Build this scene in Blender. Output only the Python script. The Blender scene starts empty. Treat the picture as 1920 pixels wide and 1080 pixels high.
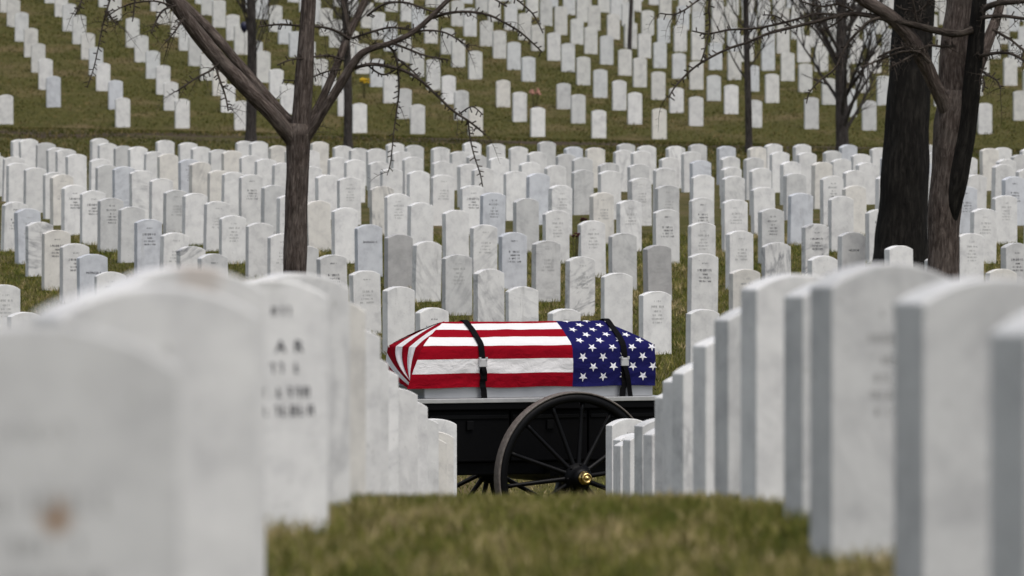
import bpy, bmesh, math, random
import numpy as np
from mathutils import Vector, Matrix, noise as mnoise

random.seed(7)
RNG = np.random.default_rng(11)
SC = bpy.context.scene
COL = SC.collection

# ------------------------------------------------------------------ camera, world, sun, exposure
F = 12800.0                       # focal length in pixels of the 1920 px wide photograph (240 mm on 36 mm)
YH = 365.0                        # horizon line in the photograph
cam_d = bpy.data.cameras.new('camera')
cam_d.sensor_width = 36.0
cam_d.lens = F / 1920.0 * 36.0
cam_d.clip_start = 0.5
cam_d.clip_end = 3000.0
cam_d.dof.use_dof = True
cam_d.dof.focus_distance = 57.0
cam_d.dof.aperture_fstop = 7.8
cam = bpy.data.objects.new('camera', cam_d)
COL.objects.link(cam)
CAM_Z = 0.9
cam.location = (0, 0, CAM_Z)
cam.rotation_euler = (math.radians(90) - math.atan((540.0 - YH) / F), 0, 0)
SC.camera = cam

SUN_EL, SUN_AZ = math.radians(66), math.radians(148)     # azimuth clockwise from +Y (view direction)
world = bpy.data.worlds.new('World')
SC.world = world
world.use_nodes = True
wn, wl = world.node_tree.nodes, world.node_tree.links
wn.clear()
sky = wn.new('ShaderNodeTexSky')
sky.sky_type = 'NISHITA'
sky.sun_disc = False
sky.sun_elevation = SUN_EL
sky.sun_rotation = SUN_AZ
sky.air_density = 1.0
sky.dust_density = 4.0
sky.ozone_density = 1.0
hsv = wn.new('ShaderNodeHueSaturation')
hsv.inputs['Saturation'].default_value = 0.62
bg = wn.new('ShaderNodeBackground')
bg.inputs['Strength'].default_value = 0.125
wo = wn.new('ShaderNodeOutputWorld')
wl.new(sky.outputs['Color'], hsv.inputs['Color'])
wl.new(hsv.outputs['Color'], bg.inputs['Color'])
wl.new(bg.outputs[0], wo.inputs['Surface'])

sun_d = bpy.data.lights.new('sun', 'SUN')
sun_d.energy = 1.4
sun_d.angle = math.radians(50)
sun_d.color = (1.0, 0.965, 0.92)
sun = bpy.data.objects.new('sun', sun_d)
COL.objects.link(sun)
to_sun = Vector((math.cos(SUN_EL) * math.sin(SUN_AZ), math.cos(SUN_EL) * math.cos(SUN_AZ), math.sin(SUN_EL)))
sun.rotation_euler = to_sun.to_track_quat('Z', 'Y').to_euler()
sun.location = (20, -20, 40)

SC.view_settings.view_transform = 'Standard'
SC.view_settings.look = 'None'
SC.view_settings.exposure = 0.2
SC.view_settings.gamma = 1.0
SC.view_settings.use_curve_mapping = False

# ------------------------------------------------------------------ helpers
PITCH = math.atan((540.0 - YH) / F)
CP, SP = math.cos(PITCH), math.sin(PITCH)


def P(px, py, Y):
    """world point seen at photo pixel (px, py) at depth Y"""
    a, c = (px - 960.0) / F, -(py - 540.0) / F
    dy, dz = CP + c * SP, -SP + c * CP
    t = Y / dy
    return Vector((a * t, Y, CAM_Z + dz * t))


def proj(p):
    d = Vector(p) - Vector((0, 0, CAM_Z))
    fy, fz = d.y * CP - d.z * SP, d.y * SP + d.z * CP
    return 960.0 + F * d.x / fy, 540.0 - F * fz / fy


def Zrel(z):
    return z + CAM_Z


def smooth(e0, e1, x):
    t = min(1.0, max(0.0, (x - e0) / (e1 - e0)))
    return t * t * (3 - 2 * t)


# depth, height relative to the lens
_GY = [-40, 0, 7.5, 12, 15, 18, 21.3, 24.7, 28.1, 31.6, 35, 40, 45, 50, 53, 55, 56.5, 59, 62, 66, 70.8, 73.5, 76.2, 78.9,
       81.6, 84.35, 87.1, 89.8, 92.5, 95.2, 97.9, 100.6, 103.3, 106, 108.7, 111.4, 114.2, 116.9, 119.6, 124.5, 130, 140, 150,
       156, 162]
_GZ = [-.9, -.84, -.83, -.83, -.845, -.885, -.985, -1.125, -1.295, -1.47, -1.645, -1.91, -2.18, -2.44, -2.62, -2.80,
       -2.985, -3.03, -2.93, -2.50, -1.92, -1.71, -1.553, -1.40, -1.285, -1.18, -1.05, -.90, -.77, -.70, -.585, -.445,
       -.38, -.305, -.21, -.145, -.07, .003, .065, .195, .33, .70, 1.13, 1.27, 1.392]


def _pchip_slopes(x, y):
    x, y = np.array(x, float), np.array(y, float)
    h, d = np.diff(x), np.diff(y) / np.diff(x)
    m = np.zeros_like(y)
    m[0], m[-1] = d[0], d[-1]
    for i in range(1, len(x) - 1):
        if d[i - 1] * d[i] > 0:
            w1, w2 = 2 * h[i] + h[i - 1], h[i] + 2 * h[i - 1]
            m[i] = (w1 + w2) / (w1 / d[i - 1] + w2 / d[i])
    m[-1] = 0.1457
    return x, y, m


_gx, _gy, _gm = _pchip_slopes(_GY, _GZ)


def gz_np(X, Y):
    X, Y = np.asarray(X, float), np.asarray(Y, float)
    Yc = np.clip(Y, _gx[0], 161.999)
    i = np.clip(np.searchsorted(_gx, Yc, side='right') - 1, 0, len(_gx) - 2)
    h = _gx[i + 1] - _gx[i]
    t = (Yc - _gx[i]) / h
    z = ((1 + 2 * t) * (1 - t) ** 2) * _gy[i] + t * (1 - t) ** 2 * h * _gm[i] + t * t * (3 - 2 * t) * _gy[i + 1] \
        + t * t * (t - 1) * h * _gm[i + 1]
    Xc = np.clip(X, -28, 28)
    t = np.clip(Y - 162.0, 0, 45)
    z = z + (0.1457 - 0.00256 * np.minimum(Xc, 4.0)) * t - 0.00078 * t * t + np.clip(Y - 207, 0, 200) * 0.062
    b0 = np.clip((Y - 98) / 24.0, 0, 1)
    z = z - 0.007 * Xc * b0
    b = np.clip((Y - 132) / 28.0, 0, 1)
    z = z - 0.0156 * Xc * b * b * (3 - 2 * b)
    return z + CAM_Z


def gz(x, y):
    return float(gz_np(x, y))


def link(o, parent=None):
    COL.objects.link(o)
    if parent is not None:
        o.parent = parent
    return o


def mesh_obj(name, verts, faces, mat=None, parent=None, smooth_shade=False):
    me = bpy.data.meshes.new(name)
    me.from_pydata([tuple(v) for v in verts], [], faces)
    me.update()
    if mat:
        me.materials.append(mat)
    if smooth_shade:
        me.shade_smooth()
    return link(bpy.data.objects.new(name, me), parent)


def bm_obj(name, bm, mat=None, parent=None, smooth_shade=False):
    me = bpy.data.meshes.new(name)
    bm.normal_update()
    bm.to_mesh(me)
    bm.free()
    if mat:
        me.materials.append(mat)
    if smooth_shade:
        me.shade_smooth()
    return link(bpy.data.objects.new(name, me), parent)


def empty(name, loc, rz=0.0):
    o = bpy.data.objects.new(name, None)
    o.empty_display_size = 0.2
    o.location = loc
    o.rotation_euler = (0, 0, rz)
    return link(o)


def tag(o, label=None, cat=None, group=None, kind=None):
    if label:
        o['label'] = label
    if cat:
        o['category'] = cat
    if group:
        o['group'] = group
    if kind:
        o['kind'] = kind
    return o


def bm_box(bm, lo, hi, bevel=0.0):
    r = bmesh.ops.create_cube(bm, size=1.0)
    vs = r['verts']
    c = [(lo[k] + hi[k]) / 2 for k in range(3)]
    s = [hi[k] - lo[k] for k in range(3)]
    for v in vs:
        v.co = Vector((c[0] + v.co.x * s[0], c[1] + v.co.y * s[1], c[2] + v.co.z * s[2]))
    if bevel:
        es = list({e for v in vs for e in v.link_edges})
        bmesh.ops.bevel(bm, geom=es, offset=bevel, segments=2, affect='EDGES', profile=0.6)


def bm_lathe(bm, prof, axis='Y', seg=24, centre=(0, 0, 0)):
    """prof: list of (radius, height along axis); closed with caps where radius > 0"""
    rings = []
    for r, h in prof:
        ring = []
        for k in range(seg):
            a = 2 * math.pi * k / seg
            if axis == 'Y':
                co = (r * math.cos(a), h, r * math.sin(a))
            elif axis == 'Z':
                co = (r * math.cos(a), r * math.sin(a), h)
            else:
                co = (h, r * math.cos(a), r * math.sin(a))
            ring.append(bm.verts.new(Vector(co) + Vector(centre)))
        rings.append(ring)
    for a, b in zip(rings, rings[1:]):
        for k in range(seg):
            bm.faces.new((a[k], a[(k + 1) % seg], b[(k + 1) % seg], b[k]))
    bm.faces.new(rings[0][::-1])
    bm.faces.new(rings[-1])
    bmesh.ops.recalc_face_normals(bm, faces=bm.faces)


class Tubes:
    """collects tapered tubes"""

    def __init__(self):
        self.v, self.f, self.c = [], [], []

    def add(self, pts, rad, sides=6, rough=0.0, cap=True):
        pts = [Vector(p) for p in pts]
        n = len(pts)
        base = len(self.v)
        ref = Vector((0, 1, 0))
        run = (pts[0].x * 3.7 + pts[0].z * 1.9) % 7.0
        for i, p in enumerate(pts):
            if i:
                run += (pts[i] - pts[i - 1]).length
            t = (pts[min(i + 1, n - 1)] - pts[max(i - 1, 0)])
            if t.length < 1e-9:
                t = Vector((0, 0, 1))
            t.normalize()
            a = t.cross(ref)
            if a.length < 1e-3:
                a = t.cross(Vector((1, 0, 0)))
            a.normalize()
            b = t.cross(a)
            for k in range(sides):
                an = 2 * math.pi * k / sides
                r = rad[i]
                d = a * math.cos(an) + b * math.sin(an)
                if rough:
                    q = p + d * r
                    r *= 1 + rough * (mnoise.noise(Vector((q.x * 5, q.y * 5, q.z * 1.6))) +
                                      0.5 * mnoise.noise(Vector((q.x * 16, q.y * 16, q.z * 3.0))))
                self.v.append(p + d * r)
                self.c.append((rad[i] * math.cos(an), rad[i] * math.sin(an), run))
        for i in range(n - 1):
            for k in range(sides):
                k2 = (k + 1) % sides
                self.f.append((base + i * sides + k, base + i * sides + k2, base + (i + 1) * sides + k2,
                               base + (i + 1) * sides + k))
        if cap:
            self.f.append(tuple(base + (n - 1) * sides + k for k in range(sides)))

    def build(self, name, mat, parent=None):
        o = mesh_obj(name, self.v, self.f, mat, parent, True)
        at = o.data.attributes.new('bark_co', 'FLOAT_VECTOR', 'POINT')
        at.data.foreach_set('vector', np.array(self.c, dtype=np.float32).ravel())
        return o


def resample(pts, step):
    """Catmull-Rom through (Vector, radius)"""
    out = []
    n = len(pts)
    for i in range(n - 1):
        p0, p1, p2, p3 = pts[max(i - 1, 0)], pts[i], pts[i + 1], pts[min(i + 2, n - 1)]
        m = max(1, int((p2[0] - p1[0]).length / step))
        for k in range(m):
            t = k / m
            q = 0.5 * ((2 * p1[0]) + (p2[0] - p0[0]) * t + (2 * p0[0] - 5 * p1[0] + 4 * p2[0] - p3[0]) * t * t +
                       (3 * p1[0] - p0[0] - 3 * p2[0] + p3[0]) * t ** 3)
            out.append((q, p1[1] + (p2[1] - p1[1]) * t))
    out.append(pts[-1])
    return out


# ------------------------------------------------------------------ materials
def new_mat(name):
    m = bpy.data.materials.new(name)
    m.use_nodes = True
    nt = m.node_tree
    b = nt.nodes['Principled BSDF']
    return m, nt, b


def N(nt, typ, **kw):
    n = nt.nodes.new(typ)
    for k, v in kw.items():
        setattr(n, k, v)
    return n


def math_n(nt, op, a, b=None, c=None):
    n = nt.nodes.new('ShaderNodeMath')
    n.operation = op
    for i, v in enumerate((a, b, c)):
        if v is None:
            continue
        if isinstance(v, (int, float)):
            n.inputs[i].default_value = v
        else:
            nt.links.new(v, n.inputs[i])
    return n.outputs[0]


def mix_rgb(nt, fac, a, b, mode='MIX'):
    n = nt.nodes.new('ShaderNodeMix')
    n.data_type = 'RGBA'
    n.blend_type = mode
    ins = [n.inputs[0], n.inputs[6], n.inputs[7]]
    for s, v in zip(ins, (fac, a, b)):
        if isinstance(v, (int, float)):
            s.default_value = v
        elif isinstance(v, tuple):
            s.default_value = v if len(v) == 4 else v + (1,)
        else:
            nt.links.new(v, s)
    return n.outputs[2]


def ramp(nt, fac, stops):
    r = nt.nodes.new('ShaderNodeValToRGB')
    e = r.color_ramp.elements
    while len(e) < len(stops):
        e.new(0.5)
    for el, (p, c) in zip(e, stops):
        el.position = p
        el.color = c if len(c) == 4 else tuple(c) + (1,)
    nt.links.new(fac, r.inputs[0])
    return r.outputs[0]


def noise_n(nt, vec, scale, detail=4, rough=0.55, dist=0.0):
    n = nt.nodes.new('ShaderNodeTexNoise')
    n.inputs['Scale'].default_value = scale
    n.inputs['Detail'].default_value = detail
    n.inputs['Roughness'].default_value = rough
    n.inputs['Distortion'].default_value = dist
    if vec is not None:
        nt.links.new(vec, n.inputs['Vector'])
    return n.outputs['Fac']


def bump(nt, b, height, strength=0.3, dist=0.01):
    n = nt.nodes.new('ShaderNodeBump')
    n.inputs['Strength'].default_value = strength
    n.inputs['Distance'].default_value = dist
    nt.links.new(height, n.inputs['Height'])
    nt.links.new(n.outputs[0], b.inputs['Normal'])


def marble_material(name, island=False):
    m, nt, b = new_mat(name)
    tc = N(nt, 'ShaderNodeTexCoord')
    oi = N(nt, 'ShaderNodeObjectInfo')
    if island:
        geo = N(nt, 'ShaderNodeNewGeometry')
        rnd = geo.outputs['Random Per Island']
        base = ramp(nt, rnd, [(0, (.60, .60, .58)), (.3, (.71, .705, .67)), (.55, (.66, .68, .69)), (.75, (.75, .74, .71)), (1, (.65, .64, .60))])
        vein_amt = math_n(nt, 'MULTIPLY', rnd, 0.25)
        vec0 = tc.outputs['Object']
        offs = math_n(nt, 'MULTIPLY', rnd, 37.0)
    else:
        base = oi.outputs['Color']
        a = N(nt, 'ShaderNodeAttribute', attribute_type='OBJECT', attribute_name='vein')
        vein_amt = a.outputs['Fac']
        vec0 = tc.outputs['Object']
        offs = math_n(nt, 'MULTIPLY', oi.outputs['Random'], 61.0)
    cmb = N(nt, 'ShaderNodeCombineXYZ')
    for k in range(3):
        nt.links.new(offs, cmb.inputs[k])
    add = N(nt, 'ShaderNodeVectorMath', operation='ADD')
    nt.links.new(vec0, add.inputs[0])
    nt.links.new(cmb.outputs[0], add.inputs[1])
    vec = add.outputs[0]
    # rotate the veins per stone
    rot = N(nt, 'ShaderNodeVectorRotate', rotation_type='Y_AXIS')
    nt.links.new(vec0, rot.inputs['Vector'])
    nt.links.new(math_n(nt, 'MULTIPLY', offs, 1.7), rot.inputs['Angle'])
    add2 = N(nt, 'ShaderNodeVectorMath', operation='ADD')
    nt.links.new(rot.outputs[0], add2.inputs[0])
    nt.links.new(cmb.outputs[0], add2.inputs[1])
    mp = N(nt, 'ShaderNodeMapping')
    mp.inputs['Scale'].default_value = (5.0, 2.0, 1.3)
    nt.links.new(add2.outputs[0], mp.inputs[0])
    v1 = noise_n(nt, mp.outputs[0], 1.25, 5, 0.6, 0.6)
    d = math_n(nt, 'ABSOLUTE', math_n(nt, 'SUBTRACT', v1, 0.5))
    vein = math_n(nt, 'SUBTRACT', 1.0, math_n(nt, 'MULTIPLY', d, 13.0))
    vein = math_n(nt, 'MAXIMUM', vein, 0.0)
    brk = noise_n(nt, vec, 4.5, 3)
    brk = math_n(nt, 'MAXIMUM', math_n(nt, 'MULTIPLY', math_n(nt, 'SUBTRACT', brk, 0.38), 4.0), 0.0)
    brk = math_n(nt, 'MINIMUM', brk, 1.0)
    vfac = math_n(nt, 'MULTIPLY', math_n(nt, 'MULTIPLY', vein, brk), vein_amt)
    # cloudy mottling and lichen-grey wear
    cl = noise_n(nt, vec, 7.0, 6, 0.65)
    cloud = ramp(nt, cl, [(.30, (.76, .76, .765)), (.5, (.95, .95, .945)), (.68, (1.04, 1.04, 1.03))])
    c = mix_rgb(nt, 1.0, base, cloud, 'MULTIPLY')
    mp3 = N(nt, 'ShaderNodeMapping')
    mp3.inputs['Scale'].default_value = (14.0, 14.0, 1.6)
    nt.links.new(vec, mp3.inputs[0])
    drip = noise_n(nt, mp3.outputs[0], 1.0, 5, 0.7)
    dmask = math_n(nt, 'MINIMUM', math_n(nt, 'MAXIMUM', math_n(nt, 'MULTIPLY', math_n(nt, 'SUBTRACT', drip, 0.60), 5.0), 0.0), 1.0)
    if island:
        wear = 0.25
    else:
        a2 = N(nt, 'ShaderNodeAttribute', attribute_type='OBJECT', attribute_name='wear')
        wear = a2.outputs['Fac']
    c = mix_rgb(nt, math_n(nt, 'MULTIPLY', dmask, wear), c, (.33, .325, .30))
    c = mix_rgb(nt, vfac, c, (.17, .175, .19))
    # small specks of lichen
    sp = noise_n(nt, vec, 48.0, 2, 0.5)
    spm = math_n(nt, 'MINIMUM', math_n(nt, 'MAXIMUM', math_n(nt, 'MULTIPLY', math_n(nt, 'SUBTRACT', sp, 0.66), 9.0), 0.0), 1.0)
    c = mix_rgb(nt, math_n(nt, 'MULTIPLY', spm, 0.35), c, (.26, .26, .23))
    if not island:
        # rust spot, placed by custom properties of the stone
        sx = N(nt, 'ShaderNodeAttribute', attribute_type='OBJECT', attribute_name='stain_x').outputs['Fac']
        sz = N(nt, 'ShaderNodeAttribute', attribute_type='OBJECT', attribute_name='stain_z').outputs['Fac']
        sr = N(nt, 'ShaderNodeAttribute', attribute_type='OBJECT', attribute_name='stain_r').outputs['Fac']
        sep = N(nt, 'ShaderNodeSeparateXYZ')
        nt.links.new(tc.outputs['Object'], sep.inputs[0])
        dx = math_n(nt, 'SUBTRACT', sep.outputs[0], sx)
        dz = math_n(nt, 'SUBTRACT', sep.outputs[2], sz)
        dist = math_n(nt, 'SQRT', math_n(nt, 'ADD', math_n(nt, 'MULTIPLY', dx, dx), math_n(nt, 'MULTIPLY', dz, dz)))
        nn = noise_n(nt, vec, 30.0, 3)
        dist = math_n(nt, 'MULTIPLY', dist, math_n(nt, 'ADD', math_n(nt, 'MULTIPLY', nn, 0.8), 0.6))
        mask = math_n(nt, 'SUBTRACT', 1.0, math_n(nt, 'DIVIDE', dist, math_n(nt, 'MAXIMUM', sr, 0.0001)))
        mask = math_n(nt, 'MINIMUM', math_n(nt, 'MAXIMUM', math_n(nt, 'MULTIPLY', mask, 1.6), 0.0), 1.0)
        sa = N(nt, 'ShaderNodeAttribute', attribute_type='OBJECT', attribute_name='stain_a').outputs['Fac']
        c = mix_rgb(nt, math_n(nt, 'MULTIPLY', mask, sa), c, (.27, .15, .065))
    nt.links.new(c, b.inputs['Base Color'])
    b.inputs['Roughness'].default_value = 0.62
    b.inputs['Specular IOR Level'].default_value = 0.3
    if not island:
        fine = noise_n(nt, vec, 90.0, 4, 0.6)
        bump(nt, b, math_n(nt, 'ADD', math_n(nt, 'MULTIPLY', fine, 0.5), cl), 0.25, 0.006)
    return m


M = {}
M['marble'] = marble_material('weathered_marble')
M['marble_far'] = marble_material('far_marble', True)

m, nt, b = new_mat('carved_lettering')
b.inputs['Base Color'].default_value = (.06, .06, .07, 1)
b.inputs['Roughness'].default_value = .8
M['letter'] = m
m, nt, b = new_mat('faded_lettering')
b.inputs['Base Color'].default_value = (.40, .40, .39, 1)
b.inputs['Roughness'].default_value = .8
M['letter_faint'] = m

# lawn sheet
m, nt, b = new_mat('lawn')
tc = N(nt, 'ShaderNodeTexCoord')
pos = tc.outputs['Object']
n1 = noise_n(nt, pos, 0.55, 5, 0.6)
n2 = noise_n(nt, pos, 6.0, 5, 0.7)
n3 = noise_n(nt, pos, 40.0, 3, 0.7)
g = ramp(nt, n2, [(.25, (.040, .042, .010)), (.5, (.078, .074, .019)), (.75, (.125, .108, .038))])
g = mix_rgb(nt, ramp(nt, n1, [(.50, (0, 0, 0)), (.68, (.6, .6, .6))]), g, (.185, .132, .075))
g = mix_rgb(nt, ramp(nt, n3, [(.35, (.35, .35, .35)), (.6, (0, 0, 0))]), g, (.030, .030, .012))
# bare strip of soil along the foot of the hill
sep = N(nt, 'ShaderNodeSeparateXYZ')
nt.links.new(pos, sep.inputs[0])
yy = math_n(nt, 'ADD', sep.outputs[1], math_n(nt, 'MULTIPLY', math_n(nt, 'SUBTRACT', noise_n(nt, pos, 0.45, 5), 0.5), 13.0))
band = math_n(nt, 'SUBTRACT', 1.0, math_n(nt, 'DIVIDE', math_n(nt, 'ABSOLUTE', math_n(nt, 'SUBTRACT', yy, 151.6)), 3.0))
band = math_n(nt, 'MINIMUM', math_n(nt, 'MAXIMUM', math_n(nt, 'MULTIPLY', band, 2.2), 0.0), 0.95)
g = mix_rgb(nt, band, g, (.060, .043, .030))
nt.links.new(g, b.inputs['Base Color'])
b.inputs['Roughness'].default_value = .95
b.inputs['Specular IOR Level'].default_value = .1
bump(nt, b, math_n(nt, 'ADD', n2, n3), 0.7, 0.04)
M['lawn'] = m

m, nt, b = new_mat('grass_blades')
at = N(nt, 'ShaderNodeAttribute', attribute_name='tint')
c = ramp(nt, at.outputs['Fac'], [(0, (.055, .072, .008)), (.3, (.100, .110, .015)), (.55, (.175, .163, .036)), (.8, (.30, .24, .105)), (1, (.42, .335, .18))])
nt.links.new(c, b.inputs['Base Color'])
b.inputs['Roughness'].default_value = .75
b.inputs['Specular IOR Level'].default_value = .2
M['blades'] = m
m, nt, b = new_mat('hill_blades')
at = N(nt, 'ShaderNodeAttribute', attribute_name='tint')
c = ramp(nt, at.outputs['Fac'], [(0, (.031, .044, .006)), (.35, (.057, .062, .010)), (.6, (.092, .082, .022)), (.85, (.17, .125, .055)), (1, (.23, .17, .085))])
nt.links.new(c, b.inputs['Base Color'])
b.inputs['Roughness'].default_value = .8
b.inputs['Specular IOR Level'].default_value = .1
M['hill_blades'] = m


def bark(name, c0, c1, c2, scale=1.0, lichen=(.16, .165, .15)):
    m, nt, b = new_mat(name)
    tc = N(nt, 'ShaderNodeTexCoord')
    mp = N(nt, 'ShaderNodeMapping')
    mp.inputs['Scale'].default_value = (36 * scale, 36 * scale, 6.0 * scale)
    bc = N(nt, 'ShaderNodeAttribute', attribute_name='bark_co').outputs['Vector']
    nt.links.new(bc, mp.inputs[0])
    r = noise_n(nt, mp.outputs[0], 1.0, 6, 0.7, 0.6)
    big = noise_n(nt, bc, 3.2, 4, 0.6)
    c = ramp(nt, r, [(.3, c0), (.5, c1), (.68, c2)])
    c = mix_rgb(nt, ramp(nt, big, [(.5, (0, 0, 0)), (.72, (.55, .55, .55))]), c, lichen)
    nt.links.new(c, b.inputs['Base Color'])
    b.inputs['Roughness'].default_value = .9
    b.inputs['Specular IOR Level'].default_value = .15
    bump(nt, b, r, 1.0, 0.045)
    return m


M['bark'] = bark('grey_brown_bark', (.022, .016, .013), (.095, .074, .063), (.225, .185, .160), 1.0, (.18, .155, .135))
M['bark_dark'] = bark('dark_bark', (.004, .0035, .003), (.013, .0115, .010), (.036, .032, .027), 0.7, (.022, .020, .017))
M['bark_far'] = bark('young_bark', (.022, .019, .017), (.058, .050, .046), (.11, .098, .09), 1.0, (.10, .088, .08))
M['twig'] = bark('twig_bark', (.022, .017, .014), (.060, .048, .040), (.14, .118, .10), 1.2, (.13, .112, .09))


def plain(name, col, rough, metal=0.0, spec=0.5, bumpy=0.0, nscale=20.0, vary=0.15):
    m, nt, b = new_mat(name)
    tc = N(nt, 'ShaderNodeTexCoord')
    n = noise_n(nt, tc.outputs['Object'], nscale, 4, 0.6)
    lo = tuple(x * (1 - vary) for x in col)
    hi = tuple(min(1, x * (1 + vary)) for x in col)
    nt.links.new(ramp(nt, n, [(.3, lo), (.7, hi)]), b.inputs['Base Color'])
    b.inputs['Roughness'].default_value = rough
    b.inputs['Metallic'].default_value = metal
    b.inputs['Specular IOR Level'].default_value = spec
    if bumpy:
        bump(nt, b, n, bumpy, 0.004)
    return m


def cloth(name, col):
    m, nt, b = new_mat(name)
    tc = N(nt, 'ShaderNodeTexCoord')
    mp = N(nt, 'ShaderNodeMapping')
    mp.inputs['Rotation'].default_value = (0.3, 0.6, 0.2)
    mp.inputs['Scale'].default_value = (7, 7, 12)
    nt.links.new(tc.outputs['Object'], mp.inputs[0])
    w = noise_n(nt, mp.outputs[0], 1.0, 4, 0.6, 1.2)
    weave = noise_n(nt, tc.outputs['Object'], 420.0, 2)
    lo = tuple(x * .92 for x in col)
    nt.links.new(ramp(nt, weave, [(.3, lo), (.7, col)]), b.inputs['Base Color'])
    b.inputs['Roughness'].default_value = 1.0
    b.inputs['Specular IOR Level'].default_value = .03
    bump(nt, b, w, 0.45, 0.03)
    return m


M['red'] = cloth('red_cloth', (.26, .0045, .013))
M['white'] = cloth('white_cloth', (.76, .75, .745))
M['blue'] = cloth('blue_cloth', (.014, .014, .085))
M['star'] = cloth('star_cloth', (.80, .80, .84))
M['black'] = plain('black_lacquer', (.0022, .0022, .0026), .55, 0, .10, .05, 8)
M['black_wood'] = plain('black_painted_wood', (.0030, .0030, .0034), .42, 0, .14, .15, 30)
M['tyre'] = plain('worn_tyre', (.13, .112, .098), .6, .0, .4, .3, 30, .3)
M['silver'] = plain('casket_silver', (.42, .43, .45), .38, .55, .5, .0, 3, .06)
M['casket_end'] = plain('casket_dark_silver', (.20, .205, .22), .4, .5, .5, .0, 3, .06)
M['rail'] = plain('pale_rail', (.55, .55, .54), .35, .5, .5, .1, 12, .1)
M['brass'] = plain('polished_brass', (.83, .58, .22), .16, 1.0, .5, .0, 5, .05)
M['strap'] = plain('black_webbing', (.004, .004, .0045), .85, 0, .08, .3, 120, .2)
M['buckle'] = plain('bright_buckle', (.62, .62, .62), .35, .3, .5, .0, 5, .05)
M['wood'] = plain('dark_deck', (.02, .019, .018), .6, 0, .4, .2, 20, .2)
M['petal_red'] = plain('dark_red_petals', (.045, .006, .008), .7, 0, .3, .0, 30, .5)
M['petal_pink'] = plain('dusty_pink_petals', (.42, .22, .17), .8, 0, .3, .0, 30, .4)
M['petal_yellow'] = plain('yellow_petals', (.62, .40, .02), .7, 0, .3, .0, 30, .3)
M['basket'] = plain('dark_basket', (.022, .016, .012), .8, 0, .3, .3, 60, .4)
M['leaf'] = plain('dry_leaves', (.06, .055, .02), .8, 0, .3, .0, 30, .4)
M['navy'] = plain('navy_plastic', (.012, .014, .04), .5, 0, .4, .0, 10, .2)

# ------------------------------------------------------------------ ground sheet
ys = np.unique(np.concatenate([np.arange(-40, 8, 4), np.arange(8, 70, .5), np.arange(70, 132, 1.0), np.arange(132, 240, 2.0),
                               np.array([245, 255, 270, 300, 350, 420, 600, 900])]))
xs = np.unique(np.concatenate([np.array([-600, -400, -250, -150, -90, -60, -45, -36]), np.arange(-28, 28.1, 1.0),
                               np.array([36, 45, 60, 90, 150, 250, 400, 600])]))
GX, GY = np.meshgrid(xs, ys)
GZ = gz_np(GX, GY)
GZ = np.maximum(GZ, -6) + 0.015 * np.sin(GX * 1.7 + GY * .6) * np.cos(GY * 1.1 - GX * .4)
nx, ny = len(xs), len(ys)
gv = np.stack([GX.ravel(), GY.ravel(), GZ.ravel()], 1)
gf = [(j * nx + i, j * nx + i + 1, (j + 1) * nx + i + 1, (j + 1) * nx + i) for j in range(ny - 1) for i in range(nx - 1)]
ground = mesh_obj('lawn', gv.tolist(), gf, M['lawn'], None, True)
tag(ground, 'olive green cemetery lawn with dry patches sloping up to the hill', 'lawn', None, 'structure')

# ------------------------------------------------------------------ headstones
SW, ST, SH, RISE = 0.343, 0.112, 0.66, 0.05      # width, thickness, shoulder height, arch rise
BURY = 0.40


def stone_mesh(name, seed, seg=12, bev=0.006, low=False):
    rnd = random.Random(seed)
    bm = bmesh.new()
    hw, ht = SW / 2, ST / 2
    prof = [(-hw, -BURY), (hw, -BURY)]
    rise = RISE * rnd.uniform(.9, 1.08)
    R = (hw * hw + rise * rise) / (2 * rise)
    for k in range(seg + 1):
        x = hw - 2 * hw * k / seg
        prof.append((x, SH + math.sqrt(R * R - x * x) - (R - rise)))
    front = [bm.verts.new((x, -ht, z)) for x, z in prof]
    back = [bm.verts.new((x, ht, z)) for x, z in prof]
    n = len(prof)
    bm.faces.new(front)
    bm.faces.new(back[::-1])
    for k in range(n):
        bm.faces.new((front[(k + 1) % n], front[k], back[k], back[(k + 1) % n]))
    bmesh.ops.recalc_face_normals(bm, faces=bm.faces)
    if not low:
        es = [e for e in bm.edges if e.calc_face_angle(0) > 0.6 and not all(v.co.z < -.1 for v in e.verts)]
        bmesh.ops.bevel(bm, geom=es, offset=bev, segments=2, affect='EDGES', profile=.5)
        for v in bm.verts:
            q = v.co * 9 + Vector((seed * 3.1, 0, 0))
            v.co += Vector((mnoise.noise(q), mnoise.noise(q + Vector((5, 0, 0))), mnoise.noise(q + Vector((0, 7, 0))))) * .0025
    me = bpy.data.meshes.new(name)
    bm.to_mesh(me)
    bm.free()
    me.materials.append(M['marble_far' if low else 'marble'])
    return me


STONES = [stone_mesh('headstone', s) for s in range(5)]


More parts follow.
